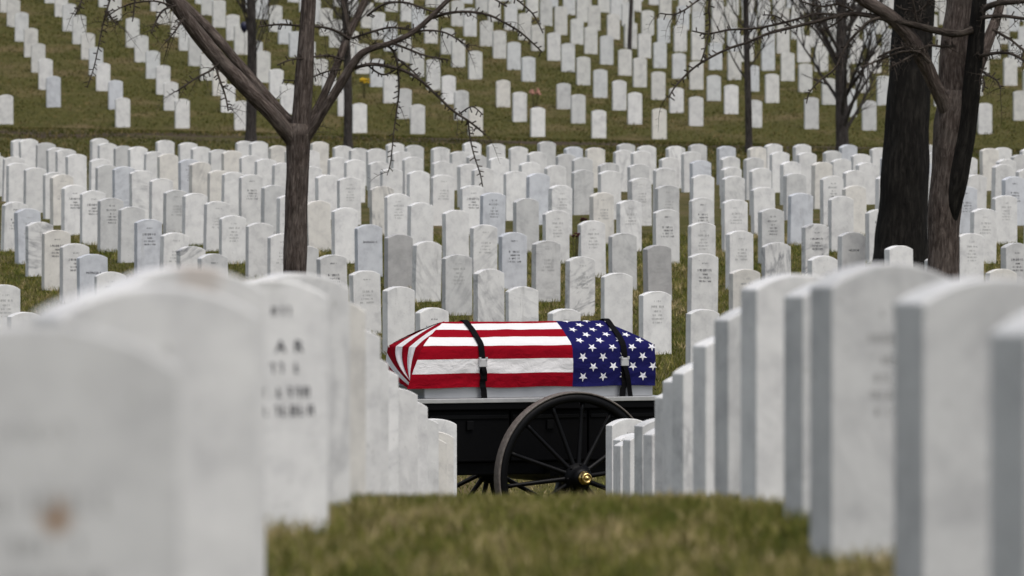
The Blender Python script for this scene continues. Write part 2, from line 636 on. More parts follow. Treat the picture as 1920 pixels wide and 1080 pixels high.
def stroke_lines(seed, lines, mat, sw=.24):
    """rows of small carved strokes, too small in the photograph to be read"""
    rnd = random.Random(seed)
    bm = bmesh.new()
    y = -ST / 2 - .0015

    def quad(x0, z0, x1, z1):
        bm.faces.new([bm.verts.new(p) for p in ((x0, y, z0), (x1, y, z0), (x1, y, z1), (x0, y, z1))])
    for z, h, nl, wf in lines:
        lw = h * .62
        gap = h * .30
        tot = nl * (lw + gap)
        x = -tot / 2
        s = h * sw
        for _ in range(nl):
            if rnd.random() < .12:
                x += lw + gap
                continue
            k = rnd.random()
            if k < .75:
                quad(x, z, x + s, z + h)
            if k > .3:
                quad(x + lw - s, z, x + lw, z + h)
            if k > .5:
                quad(x + s + .0004, z + h - s, x + lw - s - .0004, z + h)
            if k < .6:
                quad(x + s + .0004, z, x + lw - s - .0004, z + s * .8)
            if .2 < k < .8:
                zz = z + h * .45
                quad(x + s + .0004, zz, x + lw - s - .0004, zz + s * .8)
            x += lw + gap
    me = bpy.data.meshes.new('inscription')
    bm.to_mesh(me)
    bm.free()
    me.materials.append(mat)
    return me


def text_mesh(lines, mat):
    """lines: (text, z, cap height, x centre)"""
    vs, fs = [], []
    for txt, z, h, xc in lines:
        cu = bpy.data.curves.new('inscription_text', 'FONT')
        cu.body = txt
        cu.size = h / .70
        cu.align_x = 'CENTER'
        cu.resolution_u = 2
        cu.offset = 0.0008
        ob = bpy.data.objects.new('inscription_text', cu)
        COL.objects.link(ob)
        bpy.context.view_layer.update()
        me = bpy.data.meshes.new_from_object(ob.evaluated_get(bpy.context.evaluated_depsgraph_get()))
        o = len(vs)
        for v in me.vertices:
            vs.append((v.co.x + xc, -ST / 2 - .0015, z + v.co.y))
        for p in me.polygons:
            fs.append([o + i for i in p.vertices])
        bpy.data.objects.remove(ob)
        bpy.data.meshes.remove(me)
    me = bpy.data.meshes.new('inscription')
    me.from_pydata(vs, [], fs)
    me.materials.append(mat)
    return me


LAYOUTS = [[(.585, .014, 6, 1), (.50, .026, 8, 1), (.455, .020, 6, 1), (.415, .020, 9, 1), (.375, .020, 9, 1)],
           [(.60, .014, 7, 1), (.46, .024, 7, 1), (.42, .020, 8, 1), (.38, .020, 8, 1), (.34, .020, 10, 1)],
           [(.59, .018, 5, 1), (.53, .022, 8, 1), (.48, .020, 5, 1), (.44, .018, 7, 1), (.40, .018, 9, 1), (.36, .018, 7, 1)]]
INS_D = [stroke_lines(10 + k, L, M['letter']) for k, L in enumerate(LAYOUTS)]
INS_F = [stroke_lines(20 + k, L, M['letter_faint']) for k, L in enumerate(LAYOUTS)]
bm = bmesh.new()
for k in range(10):
    a = 2 * math.pi * k / 10
    pass
bm.free()

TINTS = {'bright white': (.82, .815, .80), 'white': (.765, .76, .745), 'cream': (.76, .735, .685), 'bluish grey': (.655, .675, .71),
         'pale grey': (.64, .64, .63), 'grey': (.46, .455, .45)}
GROUP = 'white marble headstones in rows'
stone_count = 0


def place_stone(x, y, z, yaw, tint, vein, wear, ins=None, tilt=(0, 0)):
    global stone_count
    o = bpy.data.objects.new('headstone', STONES[stone_count % len(STONES)])
    stone_count += 1
    o.location = (x, y, z)
    o.rotation_euler = (tilt[0], tilt[1], yaw)
    c = TINTS[tint]
    j = random.uniform(.955, 1.03)
    o.color = (c[0] * j, c[1] * j, c[2] * j, 1)
    o['vein'] = float(vein)
    o['wear'] = float(wear)
    o['stain_x'], o['stain_z'], o['stain_r'], o['stain_a'] = 0.0, -5.0, 0.001, .85
    link(o)
    if ins is not None:
        i = bpy.data.objects.new('inscription', ins)
        i['kind'] = 'stuff'
        link(i, o)
    return o


YAW = math.radians(27)
HALF = SW / 2 * math.cos(YAW) + ST / 2 * math.sin(YAW)

# --- the two rows beside the grassy aisle: (edge px, shoulder py, depth)
LEFT = [(338, 692, 7.6), (486, 590, 10.7), (498, 548, 14.3), (616, 556, 17.8), (657, 540, 21.2), (686.5, 583, 24.7), (714, 632, 28.1),
        (729, 683, 31.6), (748, 704, 35.0), (784, 741, 38.5), (803, 764, 41.9), (823, 794, 45.4), (838, 832, 48.8), (851, 820, 52.0),
        (857, 796, 54.6)]
LEFT_LAB = ['huge blurred white headstone at the bottom left corner with a brown rust spot',
            'blurred white headstone just behind the rust spotted one, broad arch above it at left',
            'blurred white headstone at left with a tan stain along the top of its arch',
            'blurred white headstone at left with dark carved letters on its right half',
            'pale headstone edge directly behind the one with dark carved letters, left aisle row',
            'cream headstone in the left aisle row, second behind the one with carved letters',
            'white headstone in the left aisle row whose shoulder meets the left end of the flag',
            'narrow strip of headstone in the left aisle row just left of the flag corner',
            'headstone in the left aisle row whose top hides the lower left flag corner',
            'headstone in the left aisle row whose top covers the silver casket base',
            'headstone in the left aisle row against the black wagon, fourth from the far end',
            'headstone in the left aisle row below the wagon deck, fifth from the far end',
            'shortest headstone near the far end of the left aisle row, a thin pale strip',
            'short stained headstone second from the far end of the left aisle row',
            'last headstone of the left aisle row, clean arched top against the black wagon']
RIGHT = [(1849, 622, 10.0), (1674, 566, 12.98), (1516, 536, 15.96), (1467, 555, 18.9), (1387, 541, 21.9), (1337.5, 599, 24.9),
         (1298, 648, 27.9), (1259, 699, 30.9), (1241, 715, 33.8), (1226.5, 745, 36.8), (1205, 814, 39.8), (1189, 798, 42.8),
         (1167, 824, 45.8), (1150, 835, 48.7), (1149, 824, 51.7), (1135, 797, 54.7)]
RIGHT_LAB = ['huge blurred headstone cut off by the right edge, dark grey shaded side toward the aisle',
             'blurred headstone second from the right edge with a pale blank face',
             'wide blurred headstone at right with faint lettering and grey mottling low on its face',
             'narrow grey side of a headstone squeezed in front of the wide mottled one at right',
             'blurred headstone with bluish grey side, leftmost of the tall near ones at right',
             'headstone in the right aisle row with a small dark mark near its top',
             'headstone in the right aisle row with bright cap, left of the dark marked one',
             'headstone in the right aisle row with dark streaks on its face beside the bluish side',
             'narrow headstone in the right aisle row just right of the lower flag corner',
             'headstone in the right aisle row standing against the right end of the wagon deck',
             'low headstone in the right aisle row nearest the tall ones, by the wheel',
             'headstone with streaked side, tall one in the low group right of the wheel',
             'short headstone with a lit narrow face in the low group right of the wheel',
             'shortest headstone of the low group by the wheel, its grey side nearest the wheel',
             'pale capped headstone just behind the shortest one by the wheel',
             'last headstone of the right aisle row, arched white top beside the wagon wheel']
aisle_group = 'headstones lining the grassy aisle'
ins_ar = text_mesh([('A  R', .455, .034, .02), ('\u2020', .57, .03, .0)], M['letter'])
for k, ((xe, ysh, d), lab) in enumerate(zip(LEFT, LEFT_LAB)):
    X = (xe - 960) * d / F - HALF
    z = P(xe, ysh, d).z - SH
    tint = ['pale grey', 'white', 'white', 'bright white', 'white', 'cream', 'white', 'white', 'bright white', 'white', 'bright white',
            'white', 'cream', 'cream', 'bright white'][k]
    o = place_stone(X, d, z, YAW + random.uniform(-.03, .03), tint, [.1, .1, .1, .05, .3, .25, .2, .15, .3, .2, .15, .2, .1, .1, .15][k], .3)
    tag(o, lab, 'headstone', aisle_group)
    if k == 0:
        o['stain_x'], o['stain_z'], o['stain_r'] = .017, .498, .026
        link(bpy.data.objects.new('inscription', INS_F[0]), o)['kind'] = 'stuff'
    if k == 2:
        o['stain_x'], o['stain_z'], o['stain_r'], o['stain_a'] = .02, .70, .07, .35
    if k == 3:
        L = [(.612, .022, 4, 1), (.462, .027, 4, 1), (.398, .027, 6, 1), (.350, .027, 7, 1)]
        a = link(bpy.data.objects.new('inscription', stroke_lines(5, L, M['letter'], .17)), o)
        t = link(bpy.data.objects.new('inscription', text_mesh([('A  R', .517, .030, 0)], M['letter'])), o)
        a['kind'] = t['kind'] = 'stuff'
        a.location.x, t.location.x = .048, .058
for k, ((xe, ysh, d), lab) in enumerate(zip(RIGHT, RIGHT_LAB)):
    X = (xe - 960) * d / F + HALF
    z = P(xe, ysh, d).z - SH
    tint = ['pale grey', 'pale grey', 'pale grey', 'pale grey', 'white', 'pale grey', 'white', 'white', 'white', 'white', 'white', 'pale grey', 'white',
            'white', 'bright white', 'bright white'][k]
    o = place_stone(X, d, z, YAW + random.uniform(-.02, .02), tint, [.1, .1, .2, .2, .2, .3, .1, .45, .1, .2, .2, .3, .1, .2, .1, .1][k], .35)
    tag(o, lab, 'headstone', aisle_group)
    if k in (2,):
        link(bpy.data.objects.new('inscription', INS_F[2]), o)['kind'] = 'stuff'
    if k == 15:
        link(bpy.data.objects.new('inscription', stroke_lines(9, [(.585, .02, 4, 1)], M['letter_faint'])), o)['kind'] = 'stuff'

# --- the sloping field behind the casket
OUT_X = [0, 60, 75, 120, 170, 260, 350, 440, 480, 560, 615, 655, 686, 714, 748, 760, 790, 840, 1140, 1230, 1240, 1290, 1298, 1335, 1340, 1386,
         1390, 1430, 1490, 1530, 1600, 1700, 1770, 1800, 1920]
OUT_Y = [645, 620, 590, 560, 525, 495, 490, 508, 515, 509, 530, 545, 585, 635, 705, 640, 603, 598, 602, 640, 715, 690, 650, 640, 600, 590,
         545, 512, 507, 500, 492, 490, 505, 518, 530]


def outline(px):
    return float(np.interp(px, OUT_X, OUT_Y))


SPECIAL = [  # photo px of the top, look
    (967, 437, 'bluish grey', .0, .1, INS_D[1], 'with dark carved lettering'),
    (692, 413, 'bluish grey', .0, .1, text_mesh([('BARBARA A', .475, .026, 0)], M['letter']), 'with dark carved name'),
    (748, 437, 'grey', .25, .5, INS_F[0], 'darker than its neighbours'),
    (692, 347, 'cream', .75, .2, None, 'with dark diagonal vein'),
    (1090, 472, 'white', .85, .3, INS_F[1], 'with broken diagonal vein'),
    (925, 505, 'white', .6, .4, None, 'with dark vertical vein'),
    (800, 457, 'white', .35, 1.0, None, 'with dark drip streaks'),
    (1525, 413, 'white', 1.0, .5, INS_D[0], 'with broad grey streaks'),
    (1468, 450, 'white', .95, .6, None, 'with slanted grey streaks'),
    (1603, 433, 'white', .0, .2, text_mesh([('HELEN M', .475, .026, 0)], M['letter']), 'with dark carved name'),
    (148, 475, 'bluish grey', .0, .1, text_mesh([('PATRICIA A', .475, .025, 0)], M['letter']), 'with dark carved name'),
    (215, 384, 'pale grey', .1, .3, INS_D[2], 'with round emblem'),
    (180, 365, 'bright white', .0, .2, INS_D[0], 'with dark carved lettering'),
    (880, 347, 'bright white', .05, .2, INS_D[0], 'with dark carved lettering'),
    (932, 364, 'bluish grey', .0, .1, INS_D[2], 'with carved emblem'),
    (1250, 395, 'white', .1, .2, INS_D[1], 'with dark carved lettering'),
    (1250, 451, 'grey', .2, .4, INS_F[0], 'darker than its neighbours'),
    (1184, 437, 'pale grey', .25, .4, None, 'with dull grey face'),
    (1313, 365, 'white', .1, .2, INS_D[1], 'with dark carved lettering'),
    (1550, 335, 'white', .05, .2, INS_D[2], 'with dark carved lettering'),
    (1893, 450, 'pale grey', .1, .3, INS_D[0], 'with dark carved lettering'),
    (1900, 340, 'bluish grey', .05, .2, INS_D[1], 'with dark carved lettering'),
    (1615, 346, 'cream', .1, .2, None, 'with faint tan tint'),
    (858, 473, 'pale grey', .35, .5, INS_F[2], 'with dull mottled face'),
    (1026, 455, 'pale grey', .3, .4, INS_F[1], 'with dull mottled face'),
    (345, 455, 'white', .9, .5, None, 'with dark diagonal streak'),
    (72, 433, 'white', .6, .8, None, 'with grey streaks'),
    (35, 408, 'bluish grey', .2, .3, INS_F[0], 'with faint lettering'),
    (350, 308, 'bluish grey', .05, .2, INS_D[2], 'with dark carved lettering'),
    (630, 473, 'white', .15, .3, INS_D[1], 'with faint dark lettering'),
]
ORD = ['zeroth', 'first', 'second', 'third', 'fourth', 'fifth', 'sixth', 'seventh', 'eighth', 'ninth', 'tenth', 'eleventh', 'twelfth', 'thirteenth',
       'fourteenth', 'fifteenth', 'sixteenth', 'seventeenth', 'eighteenth', 'nineteenth', 'twentieth', 'twenty-first', 'twenty-second']


def place_phrase(lst, i):
    """lst: x pixels of one row, sorted; where stone i stands seen from the tree trunks"""
    x = lst[i]
    TL, TR = 556, 1715
    if x < TL:
        n = sum(1 for q in lst if x <= q < TL)
        return '%s left of forked tree' % ORD[n]
    if x > TR:
        n = sum(1 for q in lst if TR < q <= x)
        return '%s right of dark trunk' % ORD[n]
    if x < 1135:
        n = sum(1 for q in lst if TL < q <= x)
        return '%s right of forked tree' % ORD[n]
    n = sum(1 for q in lst if x <= q < TR)
    return '%s left of dark trunk' % ORD[n]


field = []
for j in range(0, 22):
    Yj = 70.8 + 2.71 * j
    for i in range(-14, 16):
        X = .5625 + 1.41 * i - .398 * j
        jx, jy = random.gauss(0, .035), random.gauss(0, .05)
        if j > 8:
            jx *= 1.6
        x, y = X + jx, Yj + jy
        z = gz(x, y) + random.gauss(.0, .022)
        if j == 0:
            z += .01
        px, py = proj((x, y, z + SH + RISE))
        hw = HALF * F / y
        if px + hw < -6 or px - hw > 1926:
            continue
        if all(py > outline(min(1920, max(0, q))) - 3 for q in (px - hw, px, px + hw)):
            continue
        field.append([j, px, py, x, y, z])
for r in field:
    r.append(None)
for sp in SPECIAL:
    best = min((f for f in field if f[6] is None), key=lambda f: (f[1] - sp[0]) ** 2 + 2.5 * (f[2] - sp[1]) ** 2)
    best[6] = sp
rows = {}
for f in field:
    rows.setdefault(f[0], []).append(f)
field_group = 'headstones in the sloping field behind the casket'
pool = (['white'] * 8 + ['bright white'] * 7 + ['cream'] * 2 + ['pale grey'] * 4 + ['bluish grey'] * 1)
rank = {'white': 'white', 'bright white': 'bright white', 'cream': 'cream white', 'pale grey': 'pale grey', 'bluish grey': 'bluish grey', 'grey': 'grey'}
for n_row, j in enumerate(sorted(rows)):
    L = sorted(rows[j], key=lambda f: f[1])
    xs_ = [f[1] for f in L]
    for i, f in enumerate(L):
        _, px, py, x, y, z, sp = f
        yaw = YAW + random.gauss(0, .05)
        tilt = (random.gauss(0, .010), random.gauss(0, .012))
        if sp:
            tint, vein, wear, ins, extra = sp[2:]
        else:
            tint = random.choice(pool)
            vein = random.choice([0, 0, 0, .05, .1, .15, .35])
            wear = random.choice([.1, .2, .3, .5, .7])
            ins, extra = None, ''
            q = random.random()
            if q < .16:
                ins, extra = random.choice(INS_D), 'with dark lettering'
            elif q < .55:
                ins, extra = random.choice(INS_F), 'with worn faint lettering'
            elif vein >= .3:
                extra = 'with grey veins'
            else:
                extra = 'with plain face'
            if j > 11:
                ins = None
                extra = 'showing just its top' if j > 14 else ''
        o = place_stone(x, y, z, yaw, tint, vein, wear, ins, tilt)
        where = 'nearest row' if n_row == 0 else 'last row' if n_row == len(rows) - 1 else '%s row' % ORD[n_row + 1]
        tag(o, ('%s headstone %s, %s behind casket, %s' % (rank[tint], extra, where, place_phrase(xs_, i))).replace(' ,', ',').replace('  ', ' '),
            'headstone', field_group)

# --- the hillside
NEAR_BUDGET = 300 - stone_count
hill = []
for j in range(0, 20):
    Yj = 162 + 2.71 * j
    for i in range(-18, 20):
        X = 3.39 + 1.405 * i - .385 * j
        x, y = X + random.gauss(0, .04), Yj + random.gauss(0, .08)
        px0 = 960 + (X / Yj) * F
        if j == 0 and (px0 > 1290 or 530 < px0 < 600 or 60 < px0 < 170):
            continue
        if j == 1 and 1700 < px0 < 1820:
            continue
        if random.random() < .03:
            continue
        z = gz(x, y) + random.gauss(0, .03)
        px, py = proj((x, y, z + SH))
        if px < -25 or px > 1945 or py < -90:
            continue
        hill.append((j, px, x, y, z))
hill_group = 'headstones on the far hillside'
hrows = {}
for h in hill:
    hrows.setdefault(h[0], []).append(h)
left_over = []
HYAW = math.radians(13)
used = 0
for j in sorted(hrows):
    L = sorted(hrows[j], key=lambda h: h[1])
    for i, h in enumerate(L):
        if used >= NEAR_BUDGET:
            left_over.append(h)
            continue
        used += 1
        tint = random.choice(pool)
        o = place_stone(h[2], h[3], h[4], HYAW + random.gauss(0, .04), tint, random.choice([0, .1, .2]), .2)
        TLx = [q[1] for q in L]
        where = 'lowest row' if j == 0 else '%s row from bottom' % ORD[j + 1]
        tag(o, 'small %s hillside headstone, %s, %s' % (rank[tint], where, place_phrase(TLx, i)), 'headstone', hill_group)
low = stone_mesh('low', 3, seg=6, low=True)
lv = np.array([v.co[:] for v in low.vertices])
lf = [list(p.vertices) for p in low.polygons]
vs, fs = [], []
for (j, px, x, y, z) in left_over:
    a = HYAW + random.gauss(0, .05)
    ca, sa = math.cos(a), math.sin(a)
    k = random.uniform(.97, 1.03)
    o = len(vs)
    for v in lv:
        vs.append((x + v[0] * ca - v[1] * sa, y + v[0] * sa + v[1] * ca, z + v[2] * k))
    fs += [[o + q for q in p] for p in lf]
ho = mesh_obj('distant_headstones', vs, fs, M['marble_far'])
tag(ho, 'dense rows of small white headstones higher up the hillside', 'headstones', hill_group, 'stuff')


# ------------------------------------------------------------------ grass
def grass(name, x0, x1, y0, y1, n, hmin, hmax, w, label, mat='blades', mask=None):
    X = RNG.uniform(x0, x1, n)
    Y = RNG.uniform(y0, y1, n)
    if mask is not None:
        k = mask(X, Y)
        X, Y = X[k], Y[k]
        n = len(X)
    Z = gz_np(X, Y) - .005
    pat = (np.sin(X * 2.3 + 1.1 * np.sin(Y * .9)) * np.cos(Y * 1.3 + .7 * np.sin(X * 3.1)) + .6 * np.sin(X * 5.9 - Y * 2.2) +
           .5 * np.sin(X * .8 + Y * .37))
    big = np.sin(X * 1.1 + .8 * np.sin(Y * .23)) * np.sin(Y * .31 + 1.3 * np.sin(X * .9)) + .7 * np.sin(X * 3.3 + Y * .8)
    fine = np.sin(X * 15 + 2 * np.sin(Y * 2.1)) * np.sin(Y * 3.3 + 1.7 * np.sin(X * 8)) + .6 * np.sin(X * 27 - Y * 5) * np.sin(Y * 1.9 + X * 4)
    tint = np.clip(.37 + .07 * pat + .13 * big + .29 * fine + RNG.normal(0, .17, n), 0, 1)
    tint = np.where(RNG.random(n) < .12, np.clip(tint + .35, 0, 1), tint)
    H = RNG.uniform(hmin, hmax, n) * (1 + .14 * pat + .16 * np.clip(fine, -1, 1))
    A = RNG.uniform(0, 2 * np.pi, n)
    lean = RNG.uniform(.1, 1.0, n) * H
    la = RNG.uniform(0, 2 * np.pi, n)
    W = w * RNG.uniform(.6, 1.3, n)
    v = np.empty((n, 3, 3))
    v[:, 0] = np.stack([X - W * np.cos(A), Y - W * np.sin(A), Z], 1)
    v[:, 1] = np.stack([X + W * np.cos(A), Y + W * np.sin(A), Z], 1)
    v[:, 2] = np.stack([X + lean * np.cos(la), Y + lean * np.sin(la), Z + H], 1)
    me = bpy.data.meshes.new(name)
    me.vertices.add(3 * n)
    me.vertices.foreach_set('co', v.ravel())
    me.loops.add(3 * n)
    me.loops.foreach_set('vertex_index', np.arange(3 * n, dtype=np.int32))
    me.polygons.add(n)
    me.polygons.foreach_set('loop_start', np.arange(0, 3 * n, 3, dtype=np.int32))
    at = me.attributes.new('tint', 'FLOAT', 'POINT')
    at.data.foreach_set('value', np.repeat(tint, 3).astype(np.float32))
    me.update(calc_edges=True)
    me.materials.append(M[mat])
    o = link(bpy.data.objects.new(name, me))
    tag(o, label, 'grass', None, 'stuff')
    return o


grass('aisle_grass', -2.6, 3.0, 8.5, 57, 520000, .022, .055, .0032, 'short olive grass with dry tan blades along the aisle between the headstones')
grass('field_grass', -9.5, 10.5, 57, 98, 380000, .03, .075, .006, 'short patchy grass between the headstones of the sloping field')
grass('hill_grass', -15, 15, 129, 205, 190000, .03, .07, .014, 'dull olive grass on the far hillside', 'hill_blades',
      mask=lambda X, Y: np.abs(Y - 151.6 + 1.6 * np.sin(X * .55) + .8 * np.sin(X * 1.7)) > 2.4 * RNG.random(len(X)) + 1.1 * np.sin(X * .9 + 1.0))


# ------------------------------------------------------------------ trees
def spurs(tb, pts, step, length, rnd):
    """short stubby spur shoots along a thin branch"""
    acc = 0.0
    for (p0, r0), (p1, r1) in zip(pts, pts[1:]):
        seg = (p1 - p0)
        acc += seg.length
        if acc < step:
            continue
        acc = rnd.uniform(-.3, .2) * step
        t = seg.normalized()
        s = t.cross(Vector((0, 1, 0)))
        if s.length < 1e-4:
            continue
        s.normalize()
        d = (s * rnd.choice((-1, 1)) + t * rnd.uniform(.1, .7) + Vector((0, rnd.uniform(-.6, .6), 0))).normalized()
        L = length * rnd.uniform(.5, 1.3)
        r = min(r0, length * .165)
        tb.add([p0, p0 + d * L * .6, p0 + d * L], [r * .8, r * .75, r * .9], 4)


def offs(k, y):
    return Vector((0, y, 0))


def px_branch(pts, Y, dy0=0.0, dy1=0.0):
    n = len(pts)
    return [(P(x, y, Y + dy0 + (dy1 - dy0) * i / max(1, n - 1)), (w / 2 if w > 9 else w / 2 * 1.08 + .2) * Y / F) for i, (x, y, w) in enumerate(pts)]


def side_twigs(tb, sp, pts, count, L, r, rnd, droop=.3):
    for _ in range(count):
        i = rnd.randrange(1, len(pts))
        p = pts[i][0]
        t = (pts[i][0] - pts[i - 1][0]).normalized()
        d = (t * rnd.uniform(.2, .9) + Vector((rnd.uniform(-1, 1), rnd.uniform(-.8, .8), rnd.uniform(-.7, .6)))).normalized()
        q = [(p, r)]
        ln = L * rnd.uniform(.4, 1.2)
        m = 6
        for k in range(m):
            d = (d + Vector((rnd.uniform(-.2, .2), rnd.uniform(-.15, .15), rnd.uniform(-.2, .2) - droop * .25))).normalized()
            q.append((q[-1][0] + d * ln / m, r * (1 - .75 * (k + 1) / m)))
        q = resample(q, .035)
        tb.add([a for a, _ in q], [b_ for _, b_ in q], 4)
        spurs(sp, q, .042, .05, rnd)


def forked_tree(name, label, Y, trunk_pts, limbs, thin, mat, seed, twig_counts=(3, .45)):
    rnd = random.Random(seed)
    base = P(trunk_pts[0][0], trunk_pts[0][1], Y)
    root = empty(name, (base.x, Y, gz(base.x, Y)))
    tag(root, label, 'tree')
    inv = Vector(root.location)

    def loc(pts):
        return [(p - inv, r) for p, r in pts]
    tb = Tubes()
    q = resample(loc(px_branch(trunk_pts, Y)), .05)
    # root flare below the visible part
    tb.add([a for a, _ in q], [b_ for _, b_ in q], 28, .09)
    tb.build('trunk', mat, root)
    tw, sp = Tubes(), Tubes()
    for pts, d0, d1, *mk in limbs:
        lb = Tubes()
        q = resample(loc(px_branch(pts, Y, d0, d1)), .04)
        lb.add([a for a, _ in q], [b_ for _, b_ in q], 16, .10)
        lb.build('limb', M[mk[0]] if mk else mat, root)
        upper = [e for e in q if e[1] < .075][2:]
        if len(upper) > 6:
            side_twigs(tw, sp, upper, int(twig_counts[0] * len(upper) / 11) + 1, twig_counts[1], .0052, rnd)
    for pts, d0, d1 in thin:
        lb = Tubes()
        q = resample(loc(px_branch(pts, Y, d0, d1)), .03)
        lb.add([a for a, _ in q], [b_ for _, b_ in q], 7, .06)
        lb.build('branch', M['twig'], root)
        spurs(sp, q, .036, .056, rnd)
        if pts[0][2] >= 3.4:
            side_twigs(tw, sp, q, 7, .40, .0045, rnd, .6)
    o = tw.build('twigs', M['twig'], root)
    o['kind'] = 'stuff'
    o = sp.build('spur_shoots', M['twig'], root)
    o['kind'] = 'stuff'
    return root


forked_tree('forked_tree', 'bare tree with a slim dark trunk forking into four limbs, left of the casket', 78.0,
            [(552, 610, 62), (552, 570, 50), (553, 520, 45), (554, 450, 43), (556, 380, 42), (558, 320, 42), (559, 275, 45), (560, 248, 50), (561, 232, 40)],
            [([(563, 262, 40), (566, 215, 36), (570, 150, 34), (574, 80, 31), (579, 0, 29), (582, -120, 24), (580, -300, 14)], 0, .1),
             ([(556, 275, 28), (535, 245, 29), (508, 213, 28), (455, 158, 29), (400, 100, 28), (360, 50, 28), (330, 8, 27), (300, -40, 22), (230, -150, 14)], 0, -.7),
             ([(572, 262, 22), (552, 238, 21), (528, 212, 20), (482, 160, 20), (440, 110, 19), (395, 58, 19), (350, 14, 19), (320, -18, 17), (260, -120, 10)], .06, .5),
             ([(566, 268, 22), (585, 243, 19), (603, 213, 17), (632, 168, 17), (655, 130, 16), (676, 102, 14), (700, 90, 11), (735, 80, 10), (775, 60, 9.5), (810, 30, 8.5), (845, -5, 8), (900, -60, 5)], 0, -.6),
             ([(570, 245, 20), (585, 222, 16), (612, 168, 15), (637, 108, 14), (655, 62, 14), (680, 10, 13), (705, -50, 10), (740, -160, 5)], .1, .7)],
            [([(655, 66, 8), (651, 40, 8), (645, 15, 7), (638, -15, 6), (620, -60, 4)], .4, .6),
             ([(666, 128, 6), (682, 123, 6), (705, 121, 6), (750, 130, 5.5), (785, 148, 5), (815, 175, 4.5), (850, 208, 4), (880, 228, 3.5), (910, 252, 3)], -.2, -.9),
             ([(700, 88, 4.5), (722, 84, 4.5), (740, 100, 4), (746, 130, 3.5), (748, 170, 3), (744, 205, 2.5), (738, 250, 2), (733, 300, 1.8), (728, 322, 1.5)], -.3, -.5),
             ([(812, 34, 5), (835, 26, 5), (873, 22, 4.5), (915, 28, 4), (945, 42, 3.5), (975, 60, 3), (1000, 82, 2.6), (1017, 98, 2)], -.4, -1.0),
             ([(945, -20, 3), (975, 4, 3), (998, 25, 2.6), (1010, 45, 2.2), (1018, 62, 1.8)], -.8, -1.0),
             ([(905, -15, 3), (950, 12, 2.8)], -.8, -1.0),
             ([(878, 228, 2.6), (882, 262, 2.4), (890, 295, 2.2), (900, 325, 2), (905, 350, 1.6)], -.8, -.9),
             ([(655, 74, 5), (630, 58, 4.5), (600, 50, 4), (560, 48, 3.6), (520, 46, 3.2), (485, 50, 2.6)], .4, -.2),
             ([(645, 112, 4), (615, 104, 3.6), (580, 108, 3.2), (545, 112, 2.6), (520, 122, 2)], .3, -.3),
             ([(410, 118, 4), (395, 132, 3.8), (372, 144, 3.2), (350, 158, 2.8), (330, 172, 2.2)], -.4, -.6),
             ([(405, 128, 4), (412, 150, 3.4), (422, 178, 2.8), (428, 208, 2)], -.4, -.6),
             ([(320, 10, 3.3), (290, 2, 3), (255, 5, 2.6), (225, 15, 2.2), (195, 35, 1.8)], -.7, -.9),
             ([(250, -60, 3.3), (215, -20, 3.2), (200, 20, 3), (190, 60, 2.4), (183, 95, 2), (175, 130, 1.7), (163, 165, 1.4)], -.8, -1.0),
             ([(200, 20, 3.4), (212, 38, 2.8), (220, 46, 2)], -.8, -1.0),
             ([(260, -40, 3), (253, 0, 2.4), (250, 30, 2), (248, 40, 1.6)], -.8, -.9),
             ([(330, 10, 4), (305, 20, 3.4), (290, 45, 2.8), (283, 62, 2)], -.6, -.8),
             ([(345, 35, 3.6), (335, 48, 3), (327, 60, 2.2), (310, 80, 1.8)], -.6, -.8),
             ([(215, -60, 3.5), (160, -10, 3), (148, 15, 2.6), (140, 30, 2)], -.9, -1.0),
             ([(688, 30, 4), (720, 8, 4), (760, 5, 3.5), (800, 18, 3), (830, 25, 2.5)], .3, 0),
             ([(660, 72, 4), (690, 62, 4), (730, 52, 3.4), (770, 55, 3), (800, 50, 2.6)], .2, -.2),
             ([(735, 80, 4), (765, 92, 3.4), (800, 105, 3), (840, 112, 2.6)], -.4, -.6),
             ([(755, 70, 4), (790, 58, 3.4), (830, 60, 3), (860, 75, 2.6), (880, 90, 2)], -.4, -.6),
             ([(690, 123, 3), (720, 140, 3), (760, 118, 2.2)], -.3, -.5),
             ([(745, 110, 3), (770, 130, 2.8), (785, 145, 2.4)], -.3, -.5),
             ([(860, 215, 2.6), (885, 200, 2.2), (905, 215, 1.8)], -.7, -.9),
             ([(640, 130, 3), (610, 135, 2.6), (570, 150, 2), (530, 150, 1.6)], .1, 0)],
            M['bark'], 3)

forked_tree('dark_tree', 'thick dark straight trunk of a tall tree on the right, black bark', 84.0,
            [(1686, 590, 132), (1687, 540, 116), (1689, 490, 104), (1693, 400, 94), (1698, 300, 87), (1703, 200, 82), (1709, 100, 78), (1715, 0, 76), (1722, -200, 70), (1730, -420, 60)],
            [([(1722, -180, 34), (1690, -260, 28), (1640, -330, 22), (1560, -400, 12)], 0, -.5),
             ([(1724, -220, 34), (1765, -300, 28), (1820, -370, 20), (1890, -430, 10)], 0, .5)],
            [], M['bark_dark'], 5)

